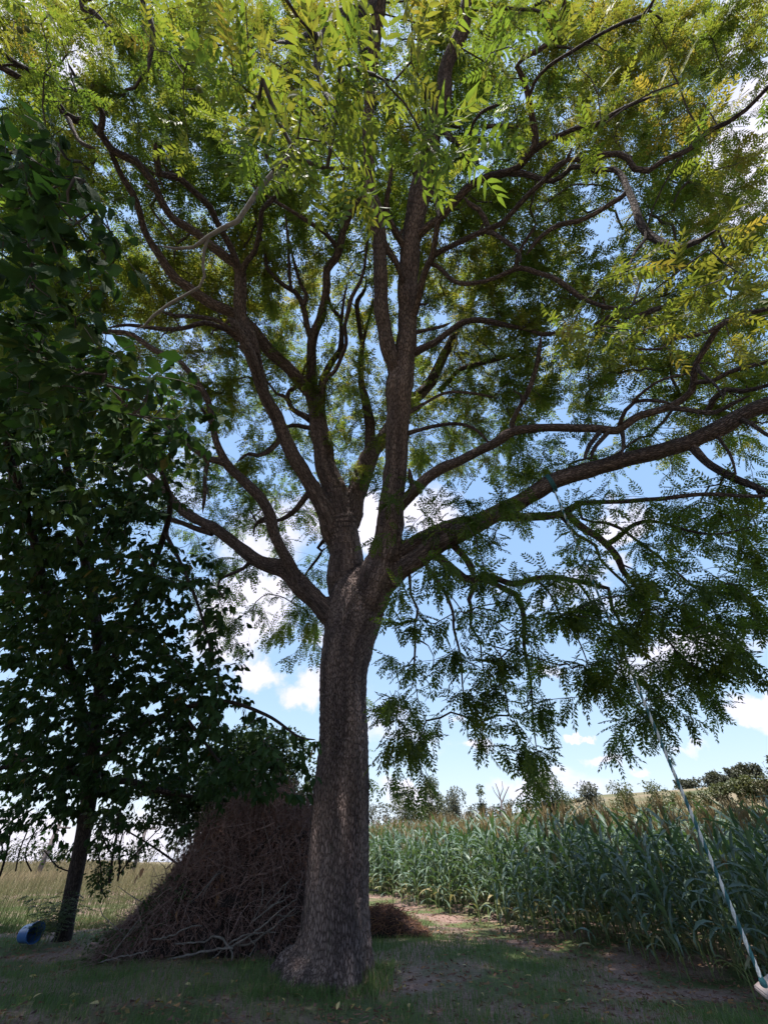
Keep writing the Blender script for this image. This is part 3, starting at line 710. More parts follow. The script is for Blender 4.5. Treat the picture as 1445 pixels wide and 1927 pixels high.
def twig_mesh(N, cnt, paths, n0, r0, mat, parent, name="twigs", power=.42, rmax=.03):
    acc = Acc()
    for p in paths:
        P = N[p]; r = np.minimum(r0 * np.maximum(cnt[p], 1) ** power, rmax)
        r[0] = r[1]
        V, Q, B = tube(P, r, 4 if r[0] > .008 else 3)
        acc.add(V, Q, B)
    o = link(name, acc.mesh(name, mat, True), parent)
    o['kind'] = 'stuff'
    return o

# ------------------------------------------------------------------ leaf templates (x along the leaf, z up)
def lens_quad(base, tip, width, nrm, lift=.15):
    base, tip = np.array(base, float), np.array(tip, float)
    ax = tip - base; side = np.cross(nrm, ax); side = side / np.linalg.norm(side) * width / 2
    mid = base + ax * .42 + np.array(nrm) * (-np.linalg.norm(ax) * lift)
    return np.array([base, mid - side, tip, mid + side])

def compound(rng, L=.46, pairs=7, ll=.105, lw=.039, terminal=True):
    V, Q = [], []; n = 0
    def pos(t): return np.array([L * t, 0, -.22 * L * t * t])
    w = .0022
    a, b, c = pos(0), pos(.5), pos(1)
    V += [a + [0, -w, 0], a + [0, w, 0], b + [0, w, 0], b + [0, -w, 0]]; Q.append([0, 1, 2, 3])
    V += [b + [0, -w, 0], b + [0, w, 0], c + [0, w * .5, 0], c + [0, -w * .5, 0]]; Q.append([4, 5, 6, 7]); n = 8
    for i in range(pairs):
        t = .2 + .78 * i / (pairs - 1)
        prof = .68 + .42 * math.sin(math.pi * (i + .7) / (pairs + .3))
        for sgn in (-1, 1):
            base = pos(min(1, t + rng.uniform(-.015, .015)))
            ang = math.radians(rng.uniform(52, 74) - 16 * t)
            ln = ll * prof * rng.uniform(.85, 1.12)
            tip = base + np.array([math.cos(ang) * ln, sgn * math.sin(ang) * ln, -ln * rng.uniform(.15, .5)])
            nr = unit(np.array([rng.normal() * .2, -sgn * rng.uniform(0, .3), 1.0]))
            V += list(lens_quad(base, tip, lw * prof, nr)); Q.append([n, n + 1, n + 2, n + 3]); n += 4
    if terminal:
        base = pos(1); V += list(lens_quad(base, base + [ll * .8, 0, -ll * .4], lw, np.array([0, 0, 1.0]))); Q.append([n, n + 1, n + 2, n + 3])
    return np.array(V), np.array(Q)

def simple_leaf(rng, L=.14, W=.076):
    """ovate leaf of four quads, folded on its midrib, tip hanging"""
    droop = rng.uniform(.1, .4)
    xs = np.array([0, .3, .65, 1.0]) * L
    ws = np.array([.0, .5, .38, 0]) * W
    z = -droop * xs ** 2 / L
    V = []; fold = rng.uniform(.12, .35)
    for x, w, zz in zip(xs, ws, z):
        V += [[x, -w, zz + w * fold], [x, 0, zz], [x, w, zz + w * fold]]
    Q = []
    for i in range(3):
        b = i * 3
        Q += [[b, b + 1, b + 4, b + 3], [b + 1, b + 2, b + 5, b + 4]]
    return np.array(V), np.array(Q)

def scatter(templates, base, direc, upv, scale, tint, which, jitter=.0, rng=RNG):
    """place templates; returns V, Q, tint per face"""
    X = unit(direc); Y = unit(np.cross(upv, X)); Z = np.cross(X, Y)
    AV, AQ, AT = [], [], []; n = 0
    for k, (TV, TQ) in enumerate(templates):
        s = np.where(which == k)[0]
        if not len(s): continue
        T = TV[None] * scale[s][:, None, None]
        W = base[s][:, None, :] + T[..., 0:1] * X[s][:, None, :] + T[..., 1:2] * Y[s][:, None, :] + T[..., 2:3] * Z[s][:, None, :]
        AV.append(W.reshape(-1, 3))
        AQ.append((TQ[None] + (np.arange(len(s)) * len(TV))[:, None, None] + n).reshape(-1, 4)); n += len(s) * len(TV)
        AT.append((tint[s][:, None] + rng.normal(size=(len(s), len(TQ))) * jitter).reshape(-1))
    return np.concatenate(AV), np.concatenate(AQ), np.concatenate(AT)

# ------------------------------------------------------------------ walnut foliage, by how thick it stands in each direction
DENS = """
999999999999999999999998
985799999999999979999997
897899999999999979999975
899889999999999888999953
899789999999999898999975
998567899999999999638998
997645678999989999628998
987567788886479998458999
998899888725487999979999
999998877545467889999999
998356677435456788999999
997655566645567788999999
996656665566657788958899
998776544566657672556777
555565563556465687665523
444455675333344543566677
333344344332124356556899
222233454420155445767788
111123441420553556778887
000000445731614467888788
000000031310614765856886
000000000000615732768763
000000000002632561155210
000000000003630281032000
000000000004430041000000
""".split()

def walnut_depth(x, y, rng):
    if y < 330:
        lo, hi = (4.2, 7.5) if rng.random() < .06 else (8.3, 12.5)
        if 780 < x < 905 and y < 260 or 685 < x < 735 and y < 130: lo, hi = 8.6, 12.5
        elif 330 < x < 980 and rng.random() < .07: return rng.uniform(1.9, 3.6)
    elif x > 950 and y < 900: lo, hi = 8.0, 12.0
    elif x > 700 and y >= 1040: lo, hi = (5.2, 7.6)
    elif x > 700 and y >= 900: lo, hi = (6.2, 8.8)
    elif y < 480: lo, hi = 8.8, 12.5
    elif y > 1050: lo, hi = 9.6, 12.0
    else: lo, hi = 9.8, 14.0
    if 1040 < x < 1420 and 450 < y < 660 and rng.random() < .16: return rng.uniform(3.4, 5.0)
    return rng.uniform(lo, hi)

def build_walnut_leaves():
    rng = np.random.default_rng(11)
    K = 12
    targets, info = [], []
    for r, row in enumerate(DENS):
        for c, ch in enumerate(row):
            dv = int(ch)
            if dv == 0: continue
            lai = -math.log(1 - min(dv, 9) / 10.1) * 1.25 * (1.2 if 4 <= r <= 12 and c < 9 else 1) * (1.35 if r >= 18 else 1.5 if 8 <= r <= 17 and 6 <= c <= 16 else 1.12 if 5 <= r <= 15 and c < 16 else .85)
            need = lai * 3600; got = 0
            while got < need:
                x = c * 60 + rng.uniform(0, 60); y = r * 60 + rng.uniform(0, 60)
                # uneven: clumps gather
                d = walnut_depth(x, y, rng)
                p = at(x, y, d)
                if mnoise.noise(Vector(p * 1.0)) < -.06 and rng.random() < .72: got += 1; continue
                if p[2] < 1.6: continue
                k = K if d > 5 else 5
                area = k * .021 * (F_PX / d) ** 2 * .5
                if got + area * .5 > need and rng.random() > (need - got) / area: break
                got += area
                targets.append(p); info.append((x, y, d, k))
    # unseen crown clumps added beyond the frame for shade, overhead and to both sides
    for _ in range(650):
        side = rng.integers(0, 6)
        if side == 0: x, y, d = rng.uniform(-200, 1650), rng.uniform(-750, -90), rng.uniform(6.5, 11)
        elif side in (1, 4): x, y, d = rng.uniform(1460, 2300), rng.uniform(-100, 1000), rng.uniform(4.5, 8.5)
        elif side == 2: x, y, d = rng.uniform(-500, -20), rng.uniform(0, 600), rng.uniform(5, 9)
        else: continue
        targets.append(at(x, y, d)); info.append((x, y, d, K))
    targets = np.array(targets)
    sk = np.concatenate([l['xyz'] for n, l in LIMB.items() if not n.startswith('DT')])
    rr = np.concatenate([l['r'] for n, l in LIMB.items() if not n.startswith('DT')])
    dd = np.concatenate([l['d'] for n, l in LIMB.items() if not n.startswith('DT')])
    keep = rr < .22
    N, cnt, paths, n0 = grow(sk[keep][::2], np.clip(rr[keep][::2] * 3, 0, .6), targets, rng)
    twig_mesh(N, cnt, paths, n0, .0046, M_TWIG, walnut, "twigs")
    base, direc, scale, tint, which, dep, seg = [], [], [], [], [], [], []
    for p, (x, y, d, k) in zip(paths, info):
        P = N[p]
        ax = unit(P[-1] - P[max(0, len(P) - 3)])
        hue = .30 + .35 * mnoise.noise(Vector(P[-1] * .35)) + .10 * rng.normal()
        hue += .16 * max(0, 1 - y / 420) + (.14 if 430 < y < 900 and d > 9 else 0) + (.12 if x > 1000 and y < 700 else 0) + (.08 if y < 800 else 0)  # lit top, backlit far crown and dark low sprays painted into leaf tint
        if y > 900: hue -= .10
        for i in range(k):
            t = rng.beta(1.3, 1.6) * .55                # metres back from the tip
            j = len(P) - 1; q = P[j].copy(); rem = t
            while rem > 0 and j > 0:
                v = P[j - 1] - P[j]; l = np.linalg.norm(v)
                if l >= rem: q = P[j] + v * (rem / l); break
                rem -= l; j -= 1; q = P[j].copy()
            v = rng.normal(size=3); v -= ax * np.dot(v, ax) * .6; v = unit(v)
            dr = unit(v + ax * (.9 - t) + np.array([0, 0, -.35 - (.35 if y > 1000 else 0)]))
            base.append(q); direc.append(dr); dep.append(d)
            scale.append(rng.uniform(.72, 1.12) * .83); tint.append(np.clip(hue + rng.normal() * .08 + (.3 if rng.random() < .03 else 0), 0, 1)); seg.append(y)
    base, direc, scale, tint, dep = map(np.array, (base, direc, scale, tint, dep))
    n = len(base); upv = unit(np.array([0, 0, 1.0]) + rng.normal(size=(n, 3)) * .45)
    print("WALNUT leaves", n, "clumps", len(targets))
    r2 = np.random.default_rng(3)
    near_t = [compound(r2) for _ in range(5)]
    far_t = [compound(r2, pairs=6, ll=.11, lw=.040) for _ in range(4)]
    order = np.argsort(dep)
    # distance to the lens decides which leaves are objects of their own
    vis = np.array([0 < s < 1500 for s in seg])
    cand = [i for i in order if vis[i]]
    big = set(cand[:300])
    rest = np.array([i for i in range(n) if i not in big])
    mid = rest[dep[rest] < 9.5]; far = rest[dep[rest] >= 9.5]
    for nm, sel, tt in (("foliage", mid, near_t), ("far_foliage", far, far_t)):
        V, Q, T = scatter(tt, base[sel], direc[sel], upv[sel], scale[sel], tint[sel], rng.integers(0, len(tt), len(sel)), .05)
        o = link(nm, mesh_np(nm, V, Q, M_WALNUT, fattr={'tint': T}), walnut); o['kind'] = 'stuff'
    # near leaves: finer leaflets, shared meshes
    fine = []
    for k in range(10):
        V, Q = fine_compound(r2)
        fine.append([mesh_np("leaf", V, Q, M_WALNUT, fattr={'tint': np.full(len(Q), t) + r2.normal(size=len(Q)) * .04}, smooth=False) for t in (.35, .55, .72, .92)])
    wl = np.array(walnut.location)
    for i in sorted(big):
        X = unit(direc[i]); Y = unit(np.cross(upv[i], X)); Z = np.cross(X, Y)
        tv = tint[i] + (.12 if 430 < 1 else 0)
        me = fine[int(rng.integers(0, 10))][0 if tv < .42 else 1 if tv < .62 else 2 if tv < .85 else 3]
        o = bpy.data.objects.new("leaf", me); COL.objects.link(o); o.parent = walnut
        from mathutils import Matrix
        M = Matrix(((X[0], Y[0], Z[0], base[i][0] - wl[0]), (X[1], Y[1], Z[1], base[i][1] - wl[1]), (X[2], Y[2], Z[2], base[i][2] - wl[2]), (0, 0, 0, 1)))
        o.matrix_local = M @ Matrix.Diagonal((scale[i],) * 3 + (1,))
    # nuts hanging in the near boughs
    for (x, y, d) in ((375, 168, 3.4), (402, 190, 3.45), (38, 57, 4.2), (52, 55, 4.2), (1163, 235, 5.2), (808, 1256, 8.0), (782, 1242, 8.1), (774, 1262, 8.0), (784, 1236, 8.0)):
        nut(at(x, y, d), .028 if d < 6 else .018)

def fine_compound(rng, L=.46, pairs=7, ll=.105, lw=.036):
    V, Q = [], []; n = 0
    def pos(t): return np.array([L * t, 0, -.22 * L * t * t])
    for i in range(5):
        a, b = pos(i / 5), pos((i + 1) / 5); w = .002
        V += [a + [0, -w, 0], a + [0, w, 0], b + [0, w, 0], b + [0, -w, 0]]; Q.append([n, n + 1, n + 2, n + 3]); n += 4
    specs = []
    for i in range(pairs):
        t = .2 + .78 * i / (pairs - 1); prof = .7 + .4 * math.sin(math.pi * (i + .7) / (pairs + .3))
        for sgn in (-1, 1): specs.append((t + rng.uniform(-.015, .015), sgn, prof))
    specs.append((1, 0, .9))
    specs = [sp for sp in specs if rng.random() > .07]
    for t, sgn, prof in specs:
        base = pos(min(t, 1)); ang = math.radians(rng.uniform(50, 72) - 14 * t) * abs(sgn)
        ln = ll * prof * rng.uniform(.85, 1.15); d = np.array([math.cos(ang), sgn * math.sin(ang), 0])
        side = np.cross([0, 0, 1.0], d); curl = rng.uniform(.1, 1.0); fold = rng.uniform(.05, .6); roll = rng.normal() * .55
        side = unit(side + np.array([0, 0, roll]))
        xs = [0, .12, .35, .65, 1]; ws = [.05, .6, 1, .72, 0]
        for x, w in zip(xs, ws):
            c = base + d * ln * x + np.array([0, 0, -curl * ln * x * x]); s = side * lw * prof * .5 * w; up = np.array([0, 0, w * lw * .5 * fold])
            V += [c - s + up, c, c + s + up]
        for i in range(4):
            b = n + i * 3; Q += [[b, b + 1, b + 4, b + 3], [b + 1, b + 2, b + 5, b + 4]]
        n += 15
    return np.array(V), np.array(Q)

_nutme = {}
def nut(p, r):
    if 'm' not in _nutme:
        import bmesh
        bm = bmesh.new(); bmesh.ops.create_icosphere(bm, subdivisions=3, radius=1)
        for v in bm.verts: v.co *= 1 + .05 * mnoise.noise(v.co * 2.5); v.co.z *= 1.08
        me = bpy.data.meshes.new("walnut_fruit"); bm.to_mesh(me); bm.free(); me.materials.append(M_FRUIT)
        for f in me.polygons: f.use_smooth = True
        _nutme['m'] = me
    o = bpy.data.objects.new("fruit", _nutme['m']); COL.objects.link(o); o.parent = walnut
    o.location = Vector(p) - walnut.location; o.scale = (r, r, r)
build_walnut_leaves()

# ------------------------------------------------------------------ the broad-leaved tree on the left
LT_LIMBS = """
a|T|9.2|4.8|172,1470,18 200,1420,15 260,1370,12 340,1335,10 420,1320,8 500,1345,6 560,1385,4 592,1392,2
b|T|9.0|3.4|176,1400,16 130,1250,15 90,1120,14 60,1000,13 20,860,11 0,760,9 -20,700,8
c|T|8.9|5.0|190,1300,16 240,1180,14 290,1060,12 320,960,10 300,880,8 250,820,6
d|T|8.6|2.6|185,1200,14 150,1000,14 110,800,13 70,620,12 60,480,10 40,330,7
e|d|3.0|2.1|20,700,5 0,722,4 60,738,4 155,746,4 240,778,3.5 330,790,3
f|d|3.2|2.3|60,420,6 0,345,6 50,312,5 110,332,4 155,345,3
g|c|6.0|5.6|310,1000,8 350,1080,6 380,1160,5 400,1240,3
h|a|7.0|6.0|340,1335,6 380,1390,5 420,1440,4 450,1450,2
i|T|9.2|8.2|172,1475,14 120,1440,12 60,1430,10 -10,1450,7
j|T|9.2|8.6|172,1475,12 240,1470,11 310,1490,9 370,1500,5
"""
LTB = ground_at(120, 1768)
def build_left_tree():
    rng = np.random.default_rng(21)
    root = empty("broadleaf_tree", (LTB[0], LTB[1], terrain(LTB[0], LTB[1])), "dark broad-leaved tree with slim leaning trunk at the left, leaves hanging close overhead", "tree")
    T = [(114, 1775, 36), (120, 1762, 30), (128, 1720, 27), (140, 1660, 26), (152, 1600, 26), (164, 1530, 26), (172, 1470, 26), (176, 1400, 24), (190, 1300, 22), (185, 1200, 20), (170, 1080, 16), (160, 960, 10)]
    hd = math.hypot(LTB[0], LTB[1]); rows = []
    for k, (x, y, w) in enumerate(T):
        v = ray(x, y); d = hd / math.hypot(v[0], v[1])
        d = min(d, 9.3 if y > 1250 else 8.7)
        rows.append(list(at(x, y, d)) + [w * d / F_PX / 2, x, y, d])
    Q = spline(np.array(rows), .08)
    V, Fq, Bk = tube(Q[:, :3], Q[:, 3], 20, rough=.004, seed=9)
    link("trunk", mesh_np("trunk", V, Fq, M_BARK2, {'bark': Bk}, smooth=True), root)
    L = {'T': dict(xyz=Q[:, :3], r=Q[:, 3], px=Q[:, 4:6], d=Q[:, 6])}
    for ln in LT_LIMBS.strip().splitlines():
        n, par, d0, d1, pts = ln.split('|')
        P = np.array([[float(v) for v in p.split(',')] for p in pts.split()])
        s = np.concatenate([[0], np.cumsum(np.hypot(*np.diff(P[:, :2], axis=0).T))]); s /= s[-1]
        pp, pd = L[par]['px'], L[par]['d']
        d0 = pd[np.argmin(np.hypot(pp[:, 0] - P[0, 0], pp[:, 1] - P[0, 1]))]
        D = d0 + (float(d1) - d0) * s
        xyz = np.array([at(a, b, dd) for (a, b, _), dd in zip(P, D)])
        R = np.minimum(P[:, 2] * D / F_PX / 2, .09)
        q = spline(np.column_stack([xyz, R, P[:, :2], D]), .12)
        L[n] = dict(xyz=q[:, :3], r=q[:, 3], px=q[:, 4:6], d=q[:, 6])
        V, Fq, Bk = tube(q[:, :3], q[:, 3], 8, seed=len(L))
        link("limb", mesh_np("limb", V, Fq, M_BARK2, {'bark': Bk}, smooth=True), root)
    # thickness of the foliage, 60 px cells from the left edge, first row y = 180
    D = """
3210000000
6510000000
7751000000
7763100000
7764200000
7764200000
8874000000
8875310000
9997642000
9998763000
9998875200
9998863000
9999850000
9999700000
9999874000
9999985000
9999987100
9999998200
9999999400
9999999610
9998898774
9999888884
7777332000
2343110000
""".split()
    targets, info = [], []
    for r, row in enumerate(D):
        for c, ch in enumerate(row):
            dv = int(ch)
            if dv == 0: continue
            need = -math.log(1 - dv / 9.6) * 3600 * 1.55; got = 0
            while got < need:
                x = c * 60 + rng.uniform(0, 60); y = 180 + r * 60 + rng.uniform(0, 60)
                base_d = np.interp(y, [200, 450, 700, 900, 1200, 1450, 1600], [2.0, 2.2, 2.6, 4.6, 6.4, 7.8, 8.6])
                if x > 330 and y > 1290: base_d = np.interp(x, [330, 450, 600], [base_d, 5.4, 4.8])
                d = base_d * rng.uniform(.85, 1.35)
                if y > 800 and rng.random() < .4: d = min(base_d * rng.uniform(1.1, 1.6), 9.6)
                if y > 1540 and rng.random() < .5: got += 60; continue
                if mnoise.noise(Vector(at(x, y, d) * 1.1)) < -.12 and rng.random() < .65 and not (x > 330 and y > 1240): got += 12; continue
                k = 10 if d > 3.5 else 4
                area = k * .0072 * (F_PX / d) ** 2 * .55
                if got + area * .5 > need and rng.random() > (need - got) / area: break
                got += area; targets.append(at(x, y, d)); info.append((x, y, d, k))
    for _ in range(260):
        x, y, d = rng.uniform(-500, -10), rng.uniform(300, 1500), rng.uniform(3.5, 9.0)
        targets.append(at(x, y, d)); info.append((x, y, d, 10))
    targets = np.array(targets)
    sk = np.concatenate([l['xyz'] for k, l in L.items()]); rr = np.concatenate([l['r'] for k, l in L.items()])
    ok = (sk[:, 2] > 2.2)
    N, cnt, paths, n0 = grow(sk[ok], rr[ok] * 2, targets, rng, step=.2, sag=.12)
    twig_mesh(N, cnt, paths, n0, .0022, M_TWIG, root, "twigs", .42, .018)
    base, direc, scale, tint, dep, ys = [], [], [], [], [], []
    for p, (x, y, d, k) in zip(paths, info):
        P = N[p]; ax = unit(P[-1] - P[max(0, len(P) - 3)])
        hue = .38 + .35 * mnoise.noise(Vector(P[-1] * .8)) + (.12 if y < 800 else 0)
        for i in range(k):
            t = rng.uniform(0, .42); j = len(P) - 1; q = P[j].copy(); rem = t
            while rem > 0 and j > 0:
                v = P[j - 1] - P[j]; l = np.linalg.norm(v)
                if l >= rem: q = P[j] + v * (rem / l); break
                rem -= l; j -= 1; q = P[j].copy()
            v = rng.normal(size=3); v -= ax * np.dot(v, ax); v = unit(v); v[2] *= .5
            dr = unit(v + ax * .5 + np.array([0, 0, -.7]))
            base.append(q + dr * .03); direc.append(dr); dep.append(d); ys.append(y if x > -5 else -1)
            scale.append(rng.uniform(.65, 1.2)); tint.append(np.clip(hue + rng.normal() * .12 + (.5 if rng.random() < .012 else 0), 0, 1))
    base, direc, scale, tint, dep, ys = map(np.array, (base, direc, scale, tint, dep, ys))
    n = len(base); upv = unit(np.array([0, 0, .8]) + rng.normal(size=(n, 3)) * .5)
    print("BROAD leaves", n)
    near = [i for i in np.argsort(dep) if ys[i] > 0][:300]; ns = set(near)
    rest = np.array([i for i in range(n) if i not in ns])
    tt = [simple_leaf(rng) for _ in range(6)]
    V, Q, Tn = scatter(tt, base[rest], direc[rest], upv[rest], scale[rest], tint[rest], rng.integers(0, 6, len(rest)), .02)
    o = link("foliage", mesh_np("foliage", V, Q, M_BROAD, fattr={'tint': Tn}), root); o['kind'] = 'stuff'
    meshes = []
    for k in range(6):
        V, Q, uv = fine_leaf(rng)
        meshes.append([mesh_np("leaf", V, Q, M_BROAD, {'luv': uv}, {'tint': np.full(len(Q), t)}, smooth=True) for t in (.2, .5, .8, .97)])
    from mathutils import Matrix
    wl = np.array(root.location)
    for i in near:
        X = unit(direc[i]); Y = unit(np.cross(upv[i], X)); Z = np.cross(X, Y)
        me = meshes[int(rng.integers(0, 6))][0 if tint[i] < .35 else 1 if tint[i] < .65 else 2 if tint[i] < .92 else 3]
        o = bpy.data.objects.new("leaf", me); COL.objects.link(o); o.parent = root
        b = base[i] - wl
        o.matrix_local = Matrix(((X[0], Y[0], Z[0], b[0]), (X[1], Y[1], Z[1], b[1]), (X[2], Y[2], Z[2], b[2]), (0, 0, 0, 1))) @ Matrix.Diagonal((scale[i],) * 3 + (1,))

def fine_leaf(rng, L=.13, W=.074):
    nx = 9; V, Q, UV = [], [], []
    droop = rng.uniform(.15, .5); fold = rng.uniform(.15, .4); ph = rng.uniform(0, 6)
    for i in range(nx):
        t = i / (nx - 1); w = W * .5 * (math.sin(math.pi * min(1, t ** .75)) ** .8) * (1 - .15 * t) if 0 < t < 1 else .0006
        for s in (-1, -.5, 0, .5, 1):
            z = -droop * L * t * t + abs(s) * w * fold + .004 * math.sin(t * 22 + s * 2 + ph) * abs(s)
            V.append([L * t, s * w, z]); UV.append([t - abs(s) * .35 * w / W * 2, 0, 0])
    for i in range(nx - 1):
        for j in range(4):
            b = i * 5 + j; Q.append([b, b + 1, b + 6, b + 5])
    # short stalk
    n = len(V); V += [[-.03, -.001, .006], [-.03, .001, .006], [0, .001, 0], [0, -.001, 0]]; UV += [[0, 0, 0]] * 4; Q.append([n, n + 1, n + 2, n + 3])
    return np.array(V), np.array(Q), np.array(UV)
build_left_tree()
from mathutils import Matrix

# ------------------------------------------------------------------ corn field
EDGE_PX = [(600, 1672), (700, 1688), (780, 1706), (850, 1726), (970, 1762), (1115, 1798), (1290, 1838), (1445, 1880)]
EDGE = np.array([ground_at(x, y)[:2] for x, y in EDGE_PX])
EDGE = np.vstack([EDGE[0] + (EDGE[0] - EDGE[1]) * 1.5, EDGE, EDGE[-1] + (EDGE[-1] - EDGE[-2]) * 2.2])
def edge_sample(step):
    seg = np.linalg.norm(np.diff(EDGE, axis=0), axis=1); s = np.concatenate([[0], np.cumsum(seg)])
    t = np.arange(0, s[-1], step)
    P = np.column_stack([np.interp(t, s, EDGE[:, 0]), np.interp(t, s, EDGE[:, 1])])
    return P, s[-1]
ROWDIR = unit(EDGE[-2] - EDGE[2]); INTO = np.array([-ROWDIR[1], ROWDIR[0]])
if INTO[1] < 0: INTO = -INTO

def ribbon(rng, h, az, L, W, nseg=7, up=1.05, arch=2.1, seed=0):
    V, Q = [], []; a = up; p = np.array([0.012, 0, h]); P = [p]; A = [a]
    for i in range(nseg):
        a -= arch / nseg * (.45 + 1.1 * i / nseg)
        p = p + np.array([math.cos(a), 0, math.sin(a)]) * L / nseg; P.append(p); A.append(a)
    tw = rng.uniform(-.5, .5)
    for i, (p, a) in enumerate(zip(P, A)):
        t = i / nseg; w = W * .5 * (min(1, .45 + t * 3) * (1 - max(0, t - .45) / .56) ** .8 if t < 1 else .02)
        nz = np.array([-math.sin(a), 0, math.cos(a)]); r = tw * t * 2.2
        sd = np.array([0, math.cos(r), 0]) + nz * math.sin(r); fold = .35 * w; wv = .012 * math.sin(t * 17 + seed)
        V += [p - sd * w + nz * (fold + wv), p, p + sd * w + nz * (fold - wv)]
    for i in range(nseg):
        b = i * 3; Q += [[b, b + 1, b + 4, b + 3], [b + 1, b + 2, b + 5, b + 4]]
    V = np.array(V); c, s = math.cos(az), math.sin(az)
    return np.column_stack([V[:, 0] * c - V[:, 1] * s, V[:, 0] * s + V[:, 1] * c, V[:, 2]]), np.array(Q)

def corn_variant(rng, low=False):
    H = rng.uniform(1.95, 2.3); parts = []
    zs = np.linspace(0, H, 4 if low else 7); lean = rng.normal(size=2) * .05
    P = np.column_stack([lean[0] * (zs / H) ** 2, lean[1] * (zs / H) ** 2, zs])
    V, Q, B = tube(P, np.interp(zs, [0, H], [.014, .005]), 4 if low else 6)
    parts.append(('stalk', V, Q, M_STALK, .5))
    n = 8 if low else 12; az0 = rng.uniform(0, 6.28)
    for i in range(n):
        f = i / (n - 1); h = .22 + f * (H - .42)
        L = (.55 + .38 * math.sin(math.pi * (.15 + .75 * f))) * rng.uniform(.85, 1.15)
        V, Q = ribbon(rng, h, az0 + i * math.pi + rng.normal() * .35, L, rng.uniform(.062, .088), 4 if low else 7,
                      rng.uniform(.75, 1.25), rng.uniform(1.3, 2.9) if f < .85 else rng.uniform(.3, 1.2), i * 1.3)
        V += np.array([lean[0] * (h / H) ** 2, lean[1] * (h / H) ** 2, 0])
        tint = .42 + .25 * rng.normal() * .6 + (.45 if f < .12 and rng.random() < .5 else 0)
        parts.append(('leaf', V, Q, M_CORN, float(np.clip(tint, 0, 1))))
    a = Acc()
    for i in range(5 if low else 8):
        az = rng.uniform(0, 6.28); sp = rng.uniform(.12, .6) if i else 0; L = rng.uniform(.22, .38)
        t = np.linspace(0, 1, 3)
        Pt = np.column_stack([lean[0] + np.cos(az) * sp * L * t ** 1.3, lean[1] + np.sin(az) * sp * L * t ** 1.3, H - .02 + L * t * (1 - .15 * sp * t)])
        V, Q, B = tube(Pt, [.005, .008, .003], 3); a.add(V, Q, B, rng.uniform(0, 1))
    parts.append(('tassel', np.concatenate(a.V), np.concatenate(a.Q), M_TASSEL, .5))
    return parts

